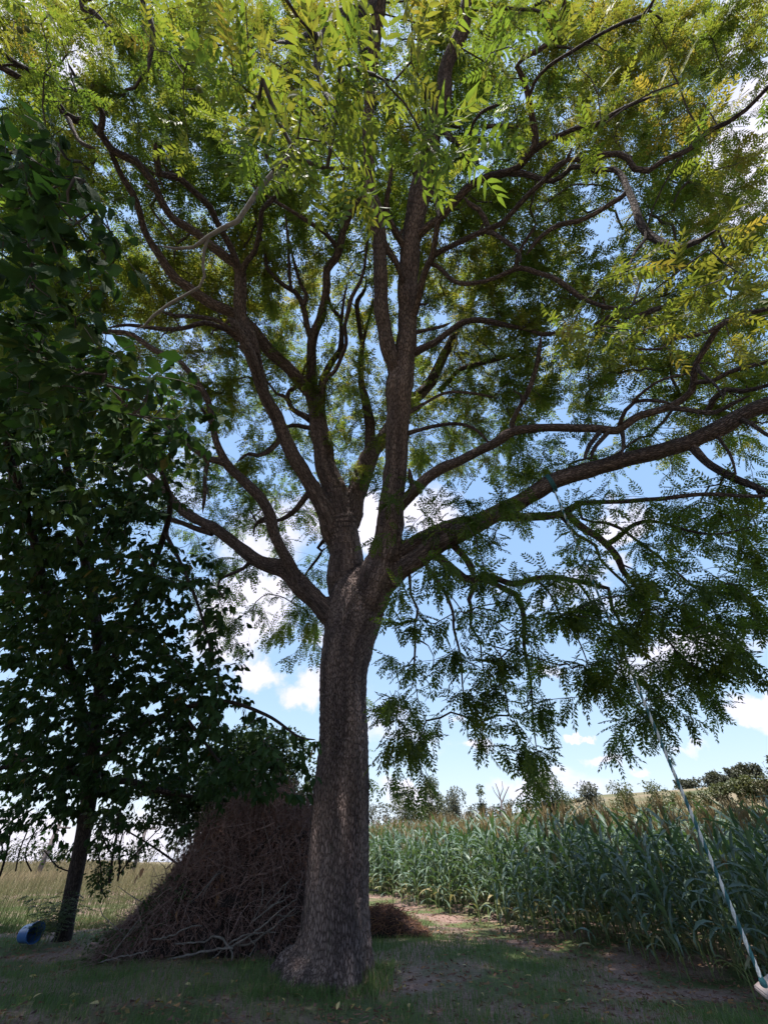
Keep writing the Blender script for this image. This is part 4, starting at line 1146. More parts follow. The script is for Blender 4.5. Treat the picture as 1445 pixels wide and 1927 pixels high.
def build_corn():
    rng = np.random.default_rng(5)
    variants = [corn_variant(rng) for _ in range(9)]
    lows = [corn_variant(rng, True) for _ in range(6)]
    vm, joined = [], []
    for parts in variants:
        vm.append([(nm, mesh_np(nm, V, Q, M, fattr={'tint': np.full(len(Q), t)}, smooth=nm != 'leaf' or True)) for nm, V, Q, M, t in parts])
    def join(parts):
        me = bpy.data.meshes.new("corn_plant")
        V = np.concatenate([p[1] for p in parts]); offs = np.cumsum([0] + [len(p[1]) for p in parts[:-1]])
        Q = np.concatenate([p[2] + o for p, o in zip(parts, offs)])
        T = np.concatenate([np.full(len(p[2]), p[4]) for p in parts])
        me = mesh_np("corn_plant", V, Q, M_CORN, fattr={'tint': T}, smooth=True)
        me.materials.append(M_STALK); me.materials.append(M_TASSEL)
        me.polygons.foreach_set('material_index', np.concatenate([np.full(len(p[2]), 0 if p[0] == 'leaf' else 1 if p[0] == 'stalk' else 2, dtype=np.int32) for p in parts]))
        return me
    joined = [join(p) for p in variants]
    spots = []
    P, tot = edge_sample(.19)
    for row in range(44):
        for i, p in enumerate(P):
            if row == 0 and rng.random() < .45: continue
            if row == 1 and rng.random() < .12: continue
            q = p + INTO * (row * .62 + .1) + rng.normal(size=2) * (.05 if row else .16) + ROWDIR * row * .0
            sc = (.93 * rng.uniform(.62, .92) if row == 0 else rng.uniform(.80, .93) if row == 1 else rng.uniform(.86, .98)) * np.interp(math.hypot(*q), [7, 14], [.86, 1.0])
            if row > 16 and rng.random() < .45: continue
            spots.append((q[0], q[1], sc, row, rng.uniform(0, 6.28)))
    # what is in view, front first: larger in the picture = nearer
    def px_of(x, y, z):
        v = np.array([x, y, z]) - CAM; d = v @ FW
        return CX + F_PX * (v @ RT) / d, CY - F_PX * (v @ UP) / d, d
    vis = []
    for k, (x, y, sc, row, a) in enumerate(spots):
        px, py, d = px_of(x, y, 1.2)
        if d > 0 and 670 < px < 1480: vis.append((row * 3 + d * .25, k))
    vis.sort(); chosen = [k for _, k in vis[:300]]
    first = None; lab = "tall green corn plant with tassel, standing in the field right of the walnut trunk"
    grp = "corn plants along the edge of the field"
    for n, k in enumerate(chosen):
        x, y, sc, row, a = spots[k]; v = int(rng.integers(0, len(variants)))
        z = float(terrain(x, y)) - .01
        if n < 110:
            o = bpy.data.objects.new("corn_plant", None); COL.objects.link(o)
            for nm, me in vm[v]:
                c = bpy.data.objects.new(nm, me); COL.objects.link(c); c.parent = o
        else:
            o = bpy.data.objects.new("corn_plant", joined[v]); COL.objects.link(o)
        o.location = (x, y, z); o.rotation_euler = (rng.normal() * .05, rng.normal() * .05, a); o.scale = (sc,) * 3
        tag(o, lab, "corn plant", grp)
    ch = set(chosen); rest = [s for k, s in enumerate(spots) if k not in ch]
    Vs, Qs, Ts, Ms = [], [], [], []; n = 0
    cat = []
    for parts in lows:
        V = np.concatenate([p[1] for p in parts]); offs = np.cumsum([0] + [len(p[1]) for p in parts[:-1]])
        cat.append((V, np.concatenate([p[2] + o for p, o in zip(parts, offs)]), np.concatenate([np.full(len(p[2]), p[4]) for p in parts]),
                    np.concatenate([np.full(len(p[2]), 0 if p[0] == 'leaf' else 1 if p[0] == 'stalk' else 2, dtype=np.int32) for p in parts])))
    for (x, y, sc, row, a) in rest:
        V, Q, T, M = cat[int(rng.integers(0, len(cat)))]
        c, s = math.cos(a), math.sin(a); z = float(terrain(x, y))
        Vs.append(np.column_stack([(V[:, 0] * c - V[:, 1] * s) * sc + x, (V[:, 0] * s + V[:, 1] * c) * sc + y, V[:, 2] * sc + z])); Qs.append(Q + n); n += len(V)
        Ts.append(np.clip(T + rng.normal() * .12, 0, 1)); Ms.append(M)
    me = mesh_np("corn_crop", np.concatenate(Vs), np.concatenate(Qs), M_CORN, fattr={'tint': np.concatenate(Ts)}, smooth=True)
    me.materials.append(M_STALK); me.materials.append(M_TASSEL); me.polygons.foreach_set('material_index', np.concatenate(Ms))
    tag(link("corn_crop", me), "dense standing corn filling the field behind the first rows", None, None, 'stuff')
    print("CORN", len(spots), len(rest))
build_corn()

# ------------------------------------------------------------------ grass
def inside_corn(x, y):
    # signed distance into the field from the edge polyline
    P = np.column_stack([x, y]); best = np.full(len(x), 1e9); sd = np.zeros(len(x))
    for a, b in zip(EDGE[:-1], EDGE[1:]):
        ab = b - a; t = np.clip(((P - a) @ ab) / (ab @ ab), 0, 1); q = a + t[:, None] * ab; v = P - q; d = np.linalg.norm(v, axis=1)
        cr = ab[0] * v[:, 1] - ab[1] * v[:, 0]; m = d < best; best[m] = d[m]; sd[m] = (np.sign(cr) * d)[m]
    s = np.sign((EDGE[5] - EDGE[4])[0] * INTO[1] - (EDGE[5] - EDGE[4])[1] * INTO[0])
    return sd * s

def blades(x, y, h, w, tint, rng, lean=.5):
    n = len(x); z = terrain(x, y); az = rng.uniform(0, 6.28, n); la = rng.uniform(0, 6.28, n); ln = np.abs(rng.normal(size=n)) * lean
    dx, dy = np.cos(az) * w / 2, np.sin(az) * w / 2
    lx, ly = np.cos(la) * ln * h, np.sin(la) * ln * h
    V = np.zeros((n, 6, 3))
    V[:, 0] = np.stack([x - dx, y - dy, z - .01], -1); V[:, 1] = np.stack([x + dx, y + dy, z - .01], -1)
    V[:, 2] = np.stack([x + dx * .8 + lx * .35, y + dy * .8 + ly * .35, z + h * .6], -1); V[:, 3] = np.stack([x - dx * .8 + lx * .35, y - dy * .8 + ly * .35, z + h * .6], -1)
    V[:, 4] = np.stack([x + dx * .1 + lx, y + dy * .1 + ly, z + h * (1 - .25 * np.minimum(ln, 1.5))], -1); V[:, 5] = np.stack([x - dx * .1 + lx, y - dy * .1 + ly, z + h * (1 - .25 * np.minimum(ln, 1.5))], -1)
    b = np.arange(n)[:, None] * 6
    Q = np.concatenate([b + np.array([[0, 1, 2, 3]]), b + np.array([[3, 2, 4, 5]])], axis=0)
    return V.reshape(-1, 3), Q, np.concatenate([tint, tint])

def vnoise(x, y, s, o=0.0):
    return np.array([mnoise.noise(Vector((a * s + o, b * s, o))) for a, b in zip(x, y)])

def turf_amount(x, y):
    """0 = bare earth, 1 = full grass; a worn earthy track runs beside the corn and in front of the trunk"""
    a = .62 + .9 * vnoise(x, y, .55, 3.0) + .5 * vnoise(x, y, 2.1, 9.0)
    ic = inside_corn(x, y)
    a -= .75 * np.exp(-((ic + .35) / .75) ** 2)                 # trampled soil at the foot of the corn
    g = ground_at(800, 1845); a -= .65 * np.exp(-(((x - g[0]) / 1.1) ** 2 + ((y - g[1]) / .8) ** 2))
    g = ground_at(640, 1900); a -= .45 * np.exp(-(((x - g[0]) / 1.6) ** 2 + ((y - g[1]) / .45) ** 2))
    g = ground_at(800, 1785); a += .9 * np.exp(-(((x - g[0]) / 1.6) ** 2 + ((y - g[1]) / .8) ** 2))
    g = ground_at(300, 1850); a += .35 * np.exp(-(((x - g[0]) / 2.4) ** 2 + ((y - g[1]) / .6) ** 2))
    return a

def build_grass():
    rng = np.random.default_rng(8)
    n = 210000
    r = 5.6 + (20 - 5.6) * rng.random(n) ** 1.35; az = rng.uniform(-1.02, 1.02, n)
    x, y = r * np.sin(az), r * np.cos(az)
    t = turf_amount(x, y); ic = inside_corn(x, y)
    keep = (t > rng.uniform(.12, .75, n)) & (ic < .6) & ~((ic > -.2) & (rng.random(n) < .6))
    x, y, t = x[keep], y[keep], t[keep]; n = len(x)
    hue = .34 + .26 * vnoise(x, y, .8, 5) + rng.normal(size=n) * .13 + np.where(rng.random(n) < .10, .45, 0) + np.clip(.7 - t, 0, .5) * .6
    h = rng.uniform(.025, .075, n) * (1 + .5 * np.clip(t, 0, 1))
    V, Q, T = blades(x, y, h, rng.uniform(.004, .008, n), np.clip(hue, 0, 1), rng, .8)
    o = link("grass", mesh_np("grass", V, Q, M_GRASS, fattr={'tint': T}))
    tag(o, "short patchy lawn grass with worn earthy places round the trunk", None, None, 'stuff')
    # flat brown thatch and crumbs of dead stalk on the bare places
    n = 26000
    r = 5.8 + 12 * rng.random(n) ** 1.2; az = rng.uniform(-.95, .95, n); x, y = r * np.sin(az), r * np.cos(az)
    t = turf_amount(x, y); keep = (t < rng.uniform(.2, .9, n)) & (inside_corn(x, y) < 3); x, y = x[keep], y[keep]; n = len(x)
    a = rng.uniform(0, 6.28, n); L = rng.uniform(.02, .09, n); w = rng.uniform(.0015, .006, n); z = terrain(x, y) + .008 + rng.random(n) * .012
    dx, dy = np.cos(a) * L, np.sin(a) * L; wx, wy = -np.sin(a) * w, np.cos(a) * w
    V = np.stack([np.stack([x - wx, y - wy, z], -1), np.stack([x + wx, y + wy, z + .004], -1), np.stack([x + dx + wx, y + dy + wy, z + rng.random(n) * .03], -1), np.stack([x + dx - wx, y + dy - wy, z], -1)], 1)
    Q = np.arange(n * 4).reshape(-1, 4)
    o = link("thatch", mesh_np("thatch", V, Q, M_DEAD, fattr={'tint': np.clip(rng.normal(size=n) * .25 + .6, 0, 1)}))
    tag(o, "brown dead stalks and crumbs lying flat on the bare earth", None, None, 'stuff')
    # tall tufts round the foot of the trunk and between the roots
    n = 1700
    k = rng.integers(0, 15, n)
    spots = [(500, 1872), (520, 1855), (545, 1868), (575, 1872), (600, 1868), (640, 1862), (660, 1866), (690, 1860), (705, 1850), (712, 1838), (722, 1832), (480, 1880), (700, 1868), (716, 1856), (535, 1845)]
    G = np.array([ground_at(a, b)[:2] for a, b in spots])
    x = G[k, 0] + rng.normal(size=n) * .13; y = G[k, 1] + rng.normal(size=n) * .10
    hh = np.where((k == 9) | (k == 10) | (k == 8) | (k == 13), .20, .11) * rng.uniform(.4, 1.25, n)
    V, Q, T = blades(x, y, hh, rng.uniform(.005, .010, n), np.clip(.36 + rng.normal(size=n) * .15 + np.where(rng.random(n) < .2, .4, 0), 0, 1), rng, .7)
    tag(link("grass", mesh_np("grass", V, Q, M_GRASS, fattr={'tint': T})), "longer grass tufts growing up round the walnut roots", None, None, 'stuff')
    # dry meadow on the left
    n = 90000
    r = 15 + 85 * rng.random(n) ** 1.7; az = rng.uniform(-1.1, -.10, n); x, y = r * np.sin(az), r * np.cos(az)
    keep = inside_corn(x, y) < -.5; x, y, r = x[keep], y[keep], r[keep]; n = len(x)
    nz = vnoise(x, y, .12, 2)
    h = rng.uniform(.18, .5, n) * np.clip((r - 13) / 8, .25, 1.3)
    V, Q, T = blades(x, y, h, rng.uniform(.008, .016, n) * np.maximum(1, r / 22), np.clip(.2 + np.clip((r - 18) / 24, 0, .6) + nz * .5 + rng.normal(size=n) * .15, 0, 1), rng, .5)
    tag(link("meadow_grass", mesh_np("meadow_grass", V, Q, M_DRYGRASS, fattr={'tint': T})), "tall dry tan meadow grass beyond the leaning tree", None, None, 'stuff')
build_grass()

def build_fallen():
    rng = np.random.default_rng(14)
    meshes = []
    for k in range(6):
        V, Q = simple_leaf(rng, .085, .036); V[:, 2] += np.abs(V[:, 0]) * rng.uniform(-.1, .35) + .006
        meshes.append(mesh_np("fallen_leaf", V, Q, M_FALLEN, fattr={'tint': np.full(len(Q), rng.random())}))
    pts = [(520, 1880), (668, 1885), (688, 1897), (810, 1810), (826, 1838), (863, 1812), (722, 1917), (512, 1918), (940, 1772), (990, 1895), (566, 1878), (770, 1890), (905, 1870), (1045, 1910), (345, 1868), (300, 1895), (150, 1880)]
    while len(pts) < 90:
        x, y = rng.uniform(40, 1300), 1770 + 155 * rng.random() ** .8
        if x > 850 and y < 1730 + (x - 850) * .33: continue
        if x < 560 and y < 1830: continue
        pts.append((x, y))
    for x, y in pts:
        g = ground_at(x, y); o = bpy.data.objects.new("fallen_leaf", meshes[int(rng.integers(0, 6))]); COL.objects.link(o)
        o.location = (g[0], g[1], float(terrain(g[0], g[1])) + .02); o.rotation_euler = (rng.normal() * .3, rng.normal() * .3, rng.uniform(0, 6.28)); o.scale = (rng.uniform(.8, 1.5),) * 3
        tag(o, "small yellowed leaflet lying on the ground under the walnut tree", "fallen leaf", "fallen leaves scattered on the ground")
build_fallen()

# ------------------------------------------------------------------ heaps of brush
def leafy(root, centers, radii, n, size, mat, rng, hue=.4, name="crown", droop=.3, var=.35):
    centers, radii = np.array(centers, float), np.array(radii, float)
    vol = radii[:, 0] * radii[:, 1] * radii[:, 2]; k = rng.choice(len(centers), n, p=vol / vol.sum())
    u = unit(rng.normal(size=(n, 3))); rr = rng.random(n) ** .42
    base = centers[k] + u * radii[k] * rr[:, None]
    nz = np.array([mnoise.noise(Vector(b * (.16 / size))) for b in base]); keep = nz > -.22
    base, u, nz = (base[keep], u[keep], nz[keep]) if keep.sum() > 20 else (base, u, nz); n = len(base)
    tt = [simple_leaf(rng, 1.0, .58) for _ in range(5)]
    d = unit(u + rng.normal(size=(n, 3)) * .8 + np.array([0, 0, -droop]))
    V, Q, T = scatter(tt, base, d, unit(rng.normal(size=(n, 3)) * .6 + np.array([0, 0, 1])), size * rng.uniform(.6, 1.2, n),
                      np.clip(hue + var * nz + rng.normal(size=n) * .1, 0, 1), rng.integers(0, 5, n), .02)
    o = link(name, mesh_np(name, V, Q, mat, fattr={'tint': T}), root); o['kind'] = 'stuff'
    return o

def mound_mesh(name, prof, mat, seed, rug=.18, nx=44, ny=22):
    """prof(u, v) -> xyz for u, v in 0..1, lumpy surface"""
    V = []
    for i in range(nx):
        for j in range(ny):
            p = prof(i / (nx - 1), j / (ny - 1)); q = Vector(p) * 2.2 + Vector((seed, 0, 0))
            V.append(np.array(p) + np.array(mnoise.noise_vector(q)) * rug)
    Q = [[i * ny + j, i * ny + j + 1, (i + 1) * ny + j + 1, (i + 1) * ny + j] for i in range(nx - 1) for j in range(ny - 1)]
    return mesh_np(name, V, Q, mat, fattr={'tint': np.zeros(len(Q))}, smooth=True)

def build_brush():
    rng = np.random.default_rng(31)
    A, Bp = ground_at(175, 1812), ground_at(560, 1812)
    root = empty("brush_pile", ((A[0] + Bp[0]) / 2, A[1] + .9, 0), "large purplish brown heap of dead vines and brush against the left of the walnut trunk", "brush pile")
    W = Bp[0] - A[0]; y0 = (A[1] + Bp[1]) / 2
    top_u = [0, .08, .2, .3, .38, .5, .62, .75, .88, .96, 1.0]; top_z = [.15, .5, 1.05, 1.7, 2.15, 2.35, 2.4, 2.4, 2.3, 2.0, 1.4]
    H = lambda u: np.interp(u, top_u, top_z)
    depth = lambda u: np.interp(u, [0, .3, 1], [.7, 1.7, 2.4])
    def surf(u, a, k=1.0):
        """a: 0 at the front foot, pi at the back foot"""
        k = k * (1 + .20 * mnoise.noise(Vector((u * 5.5, a * 1.6, 4))) + .10 * mnoise.noise(Vector((u * 14, a * 4, 9))))
        h, dp = H(u) * k, depth(u)
        return np.array([A[0] + W * u, y0 + .12 + dp * .5 * (1 - math.cos(a)) + (1 - k) * .3, h * math.sin(a) ** .75 if 0 < a < math.pi else 0])
    link("filler", mound_mesh("filler", lambda u, v: surf(u, v * math.pi, .80), M_FILLER, 3, .34), root)  # added dark body, put inside the pile to block light
    acc = Acc()
    for k in range(5200):
        u = rng.uniform(-.02, 1.02); a = rng.uniform(.02, 1.9); s = surf(np.clip(u, 0, 1), a, rng.uniform(.8, 1.05))
        out = np.array([0, -math.cos(a), math.sin(a)])
        up = rng.normal(size=3) * .8 + np.array([.3, -.15, .9 if s[2] > .9 else -.2]); d = unit(up + out * .5)
        L = rng.uniform(.15, .75); bend = rng.normal(size=3) * .28; n = 5; t = np.linspace(0, 1, n)[:, None]
        P = s - d * L * .3 + d * L * t + bend * (t * (1 - t)) + np.array([0, 0, -.15]) * L * t ** 2 + rng.normal(size=(n, 3)) * .012
        P[:, 2] = np.maximum(P[:, 2], .02)
        if k < 700: P = s + (P - s) * 1.9; P[:, 2] = np.maximum(P[:, 2], .02)
        r = rng.uniform(.0015, .005) * (1.6 if k < 700 else 1); V, Q, B = tube(P, np.linspace(r, r * .4, n), 3); acc.add(V, Q, B, rng.uniform(0, 1))
    o = link("twigs", acc.mesh("twigs", M_BRUSH, True), root); o['kind'] = 'stuff'
    n = 15000; u = rng.uniform(0, 1, n); a = rng.uniform(.02, 1.9, n)
    base = np.array([surf(uu, aa, kk) for uu, aa, kk in zip(u, a, rng.uniform(.84, 1.06, n))]) + rng.normal(size=(n, 3)) * .04
    base[:, 2] = np.maximum(base[:, 2], .03)
    tt = [simple_leaf(rng, .075, .034) for _ in range(5)]
    d = rng.normal(size=(n, 3)) + np.array([0, -.2, -.7])
    tint = np.clip(.34 + .22 * np.array([mnoise.noise(Vector(b * 1.6)) for b in base]) + rng.normal(size=n) * .14 + (base[:, 2] > 1.2) * .10, 0, .9)
    V, Q, T = scatter(tt, base, d, unit(rng.normal(size=(n, 3)) + np.array([0, -.5, .8])), rng.uniform(.5, 1.15, n), tint, rng.integers(0, 5, n), .02)
    o = link("dead_leaves", mesh_np("dead_leaves", V, Q, M_DEAD, fattr={'tint': T}), root); o['kind'] = 'stuff'
    # a few larger orange-brown leaves hang in the middle
    for (x, y) in ((418, 1643), (424, 1652), (410, 1660), (413, 1676), (405, 1690), (415, 1700), (335, 1712), (380, 1725), (270, 1632), (262, 1645)):
        V, Q = simple_leaf(rng, .16, .07); p = at_dist(x, y, math.hypot((A[0] + Bp[0]) / 2, y0) - .1 + .25)
        me = mesh_np("leaf", V, Q, M_DEAD, fattr={'tint': np.full(len(Q), .93)})
        o = link("leaf", me, root, Vector(p) - root.location); o.rotation_euler = (rng.normal() * .5, 1.2 + rng.normal() * .2, rng.uniform(0, 6.28))
    # bare grey branches sticking out to the front
    lines = ["433,1783,5 470,1760,5 500,1738,4 530,1712,3 560,1690,2", "443,1778,5 468,1776,5 498,1758,5 528,1734,4 556,1709,3",
             "329,1776,3 384,1771,4 404,1761,5 423,1773,5 438,1793,4 433,1828,2", "473,1738,4 493,1699,3 494,1655,2", "478,1733,4 508,1709,4 546,1687,2",
             "488,1719,3 528,1674,3 549,1652,2", "315,1806,4 349,1798,5 399,1788,5 440,1784,4", "286,1768,3 319,1763,3 349,1748,3 380,1742,2", "520,1722,3 545,1725,3 562,1715,2",
             "400,1805,3 440,1770,4 480,1755,3 520,1755,2", "505,1708,3 530,1690,3 540,1660,2", "380,1690,2 405,1650,3 450,1625,2 500,1618,2", "470,1800,3 480,1780,3 470,1765,2",
             "483,1539,3 508,1549,3 530,1560,2", "500,1532,2 505,1560,3 512,1600,2", "440,1550,2 455,1580,3 450,1610,2", "210,1800,3 240,1760,3 262,1730,2", "190,1812,3 230,1800,3 280,1790,2"]
    for s in lines:
        P = np.array([[float(v) for v in p.split(',')] for p in s.split()])
        hd = y0 + rng.uniform(-.12, .15)
        xyz = np.array([at_dist(a, b, math.hypot(0, hd) / max(.3, math.cos(math.atan2(ray(a, b)[0], ray(a, b)[1]))) + (.9 if b < 1640 else 0) - .25 * i / len(P)) for i, (a, b, w) in enumerate(P)])
        xyz[:, 2] = np.maximum(xyz[:, 2], .03)
        q = spline(np.column_stack([xyz, P[:, 2] * 4.8 / F_PX / 2]), .05); q[:, :3] += rng.normal(size=(len(q), 3)) * .006
        V, Q, B = tube(q[:, :3], q[:, 3], 6)
        link("branch", mesh_np("branch", V, Q, M_GREYTWIG, {'bark': B}, smooth=True), root)
    for k in range(64):
        u = rng.uniform(.05, 1.0); a = rng.uniform(.25, 1.7); s_ = surf(u, a, .9); d = unit(rng.normal(size=3) * [1, .5, .8] + [-.2, -.3, .5]); L = rng.uniform(.5, 1.5)
        t = np.linspace(0, 1, 7)[:, None]; P = s_ - d * L * .45 + d * L * t + rng.normal(size=3) * .25 * t * (1 - t) + rng.normal(size=(7, 3)) * .02; P[:, 2] = np.maximum(P[:, 2], .03)
        V, Q, B = tube(P, np.linspace(rng.uniform(.008, .018), .004, 7), 6)
        link("branch", mesh_np("branch", V, Q, M_GREYTWIG if k % 3 == 0 else M_BRUSH, {'bark': B}, smooth=True), root)
    leafy(root, [surf(u, .5, .9) for u in (.02, .08, .15, .22, .3)] + [surf(.4, 1.2, .95), surf(.75, 1.3, .97)], [[.4, .3, .22]] * 7, 2600, .06, M_SHRUB, rng, .3, "creeper")
    # the small heap right of the trunk
    C = ground_at(738, 1768)
    root = empty("debris_heap", (C[0], C[1] + .4, 0), "small low heap of brown pulled weeds on the grass right of the trunk", "debris heap")
    def s2(u, a, k=1.0):
        h = np.interp(u, [0, .2, .45, .7, 1], [.30, .44, .50, .30, .04]) * k
        return np.array([C[0] - .78 + 1.55 * u, C[1] + .02 + .45 * (1 - math.cos(a)), h * max(0, math.sin(a)) ** .7])
    link("filler", mound_mesh("filler", lambda u, v: s2(u, v * math.pi, .8), M_FILLER, 8, .05, 24, 14), root)  # the same added dark body fills the small heap
    acc = Acc()
    for k in range(1500):
        u, a = rng.uniform(0, 1), rng.uniform(.05, 2.6); s = s2(u, a, rng.uniform(.8, 1.05)); d = unit(rng.normal(size=3) * [1, .6, .45])
        L = rng.uniform(.08, .38); t = np.linspace(0, 1, 4)[:, None]
        P = s - d * L / 2 + d * L * t + rng.normal(size=3) * .08 * t * (1 - t); P[:, 2] = np.maximum(P[:, 2], .015)
        V, Q, B = tube(P, np.full(4, rng.uniform(.002, .006)), 3); acc.add(V, Q, B, rng.uniform(.2, 1))
    o = link("stalks", acc.mesh("stalks", M_DEAD, True), root); o['kind'] = 'stuff'
    for s in ("700,1735,3 722,1728,4 750,1738,3 775,1752,2", "712,1762,3 740,1757,4 768,1742,3", "690,1674,3 704,1675,3 712,1677,2"):
        P = np.array([[float(v) for v in p.split(',')] for p in s.split()])
        xyz = np.array([at_dist(a, b, C[1] + .15) for a, b, w in P]); xyz[:, 2] = np.maximum(xyz[:, 2], .05)
        V, Q, B = tube(spline(xyz, .05), np.full(len(spline(xyz, .05)), .012), 6)
        link("stick", mesh_np("stick", V, Q, M_GREYTWIG, {'bark': B}, smooth=True), root)
build_brush()

# ------------------------------------------------------------------ shrubs, saplings and far trees
def stem(root, P, r0, r1, name="trunk", mat=None, sides=6):
    q = spline(np.array(P, float), .25 if np.linalg.norm(np.array(P[-1]) - np.array(P[0])) < 6 else 1.2)
    V, Q, B = tube(q, np.linspace(r0, r1, len(q)), sides)
    return link(name, mesh_np(name, V, Q, mat or M_BARK2, {'bark': B}, smooth=True), root)

M_FARLEAF = mat_leaf("far_leaf", [(0, (.03, .045, .025)), (.5, (.055, .07, .03)), (1, (.11, .11, .045))], [(0, (.04, .07, .015)), (1, (.16, .17, .04))], .3)
M_DUSKLEAF = mat_leaf("dusky_leaf", [(0, (.055, .06, .048)), (.6, (.085, .088, .06)), (1, (.13, .13, .07))], [(0, (.06, .07, .035)), (1, (.14, .14, .05))], .25)

def far_tree(x0, x1, ytop, ybase, hd, label, n, mat, hue, rng, shape='round', name="tree", cat="tree", group=None):
    xm = (x0 + x1) / 2; b = at_dist(xm, ybase, hd); gz = float(terrain(b[0], b[1]))
    top = at_dist(xm, ytop - (9 if hd < 150 else 4), hd)[2]; wid = np.linalg.norm(at_dist(x1, ybase, hd)[:2] - at_dist(x0, ybase, hd)[:2])
    H = top - gz; root = empty(name, (b[0], b[1], gz), label, cat, group)
    size = max(.10, hd * .0040)
    cs, rs = [], []
    nb = 9 if shape == 'round' else 6
    lo = .30 if shape != 'bush' else .1
    for i in range(nb):
        f = (i + .5) / nb; z = gz + H * (lo + (1 - lo) * f * .92)
        spread = math.sin(math.pi * min(1, .22 + .72 * f)) if shape != 'sparse' else .6
        for _ in range(2):
            cs.append([b[0] + rng.uniform(-.5, .5) * wid * .62 * spread, b[1] + rng.uniform(-.4, .4) * wid * .6 * spread, z])
            rr = wid * rng.uniform(.22, .33) * (.6 if shape == 'sparse' else 1); rs.append([rr, rr, min(rr * .8, H * .18)])
    c0 = np.array(cs)
    if shape != 'bush' or True:
        stem(root, [[b[0], b[1], gz - .3], [b[0] + .02 * H, b[1], gz + H * .45], [b[0] - .01 * H, b[1], gz + H * .82]], H * .022 + .04, .03)
        for i in range(0, len(cs), 2 if hd < 130 else 4):
            stem(root, [[b[0], b[1], gz + H * .3], (np.array([b[0], b[1], gz + H * .45]) + c0[i]) / 2, c0[i]], H * .009 + .02, .015, "limb", None, 4)
    leafy(root, cs, rs, int(n * 1.8), size, mat, rng, hue)
    return root

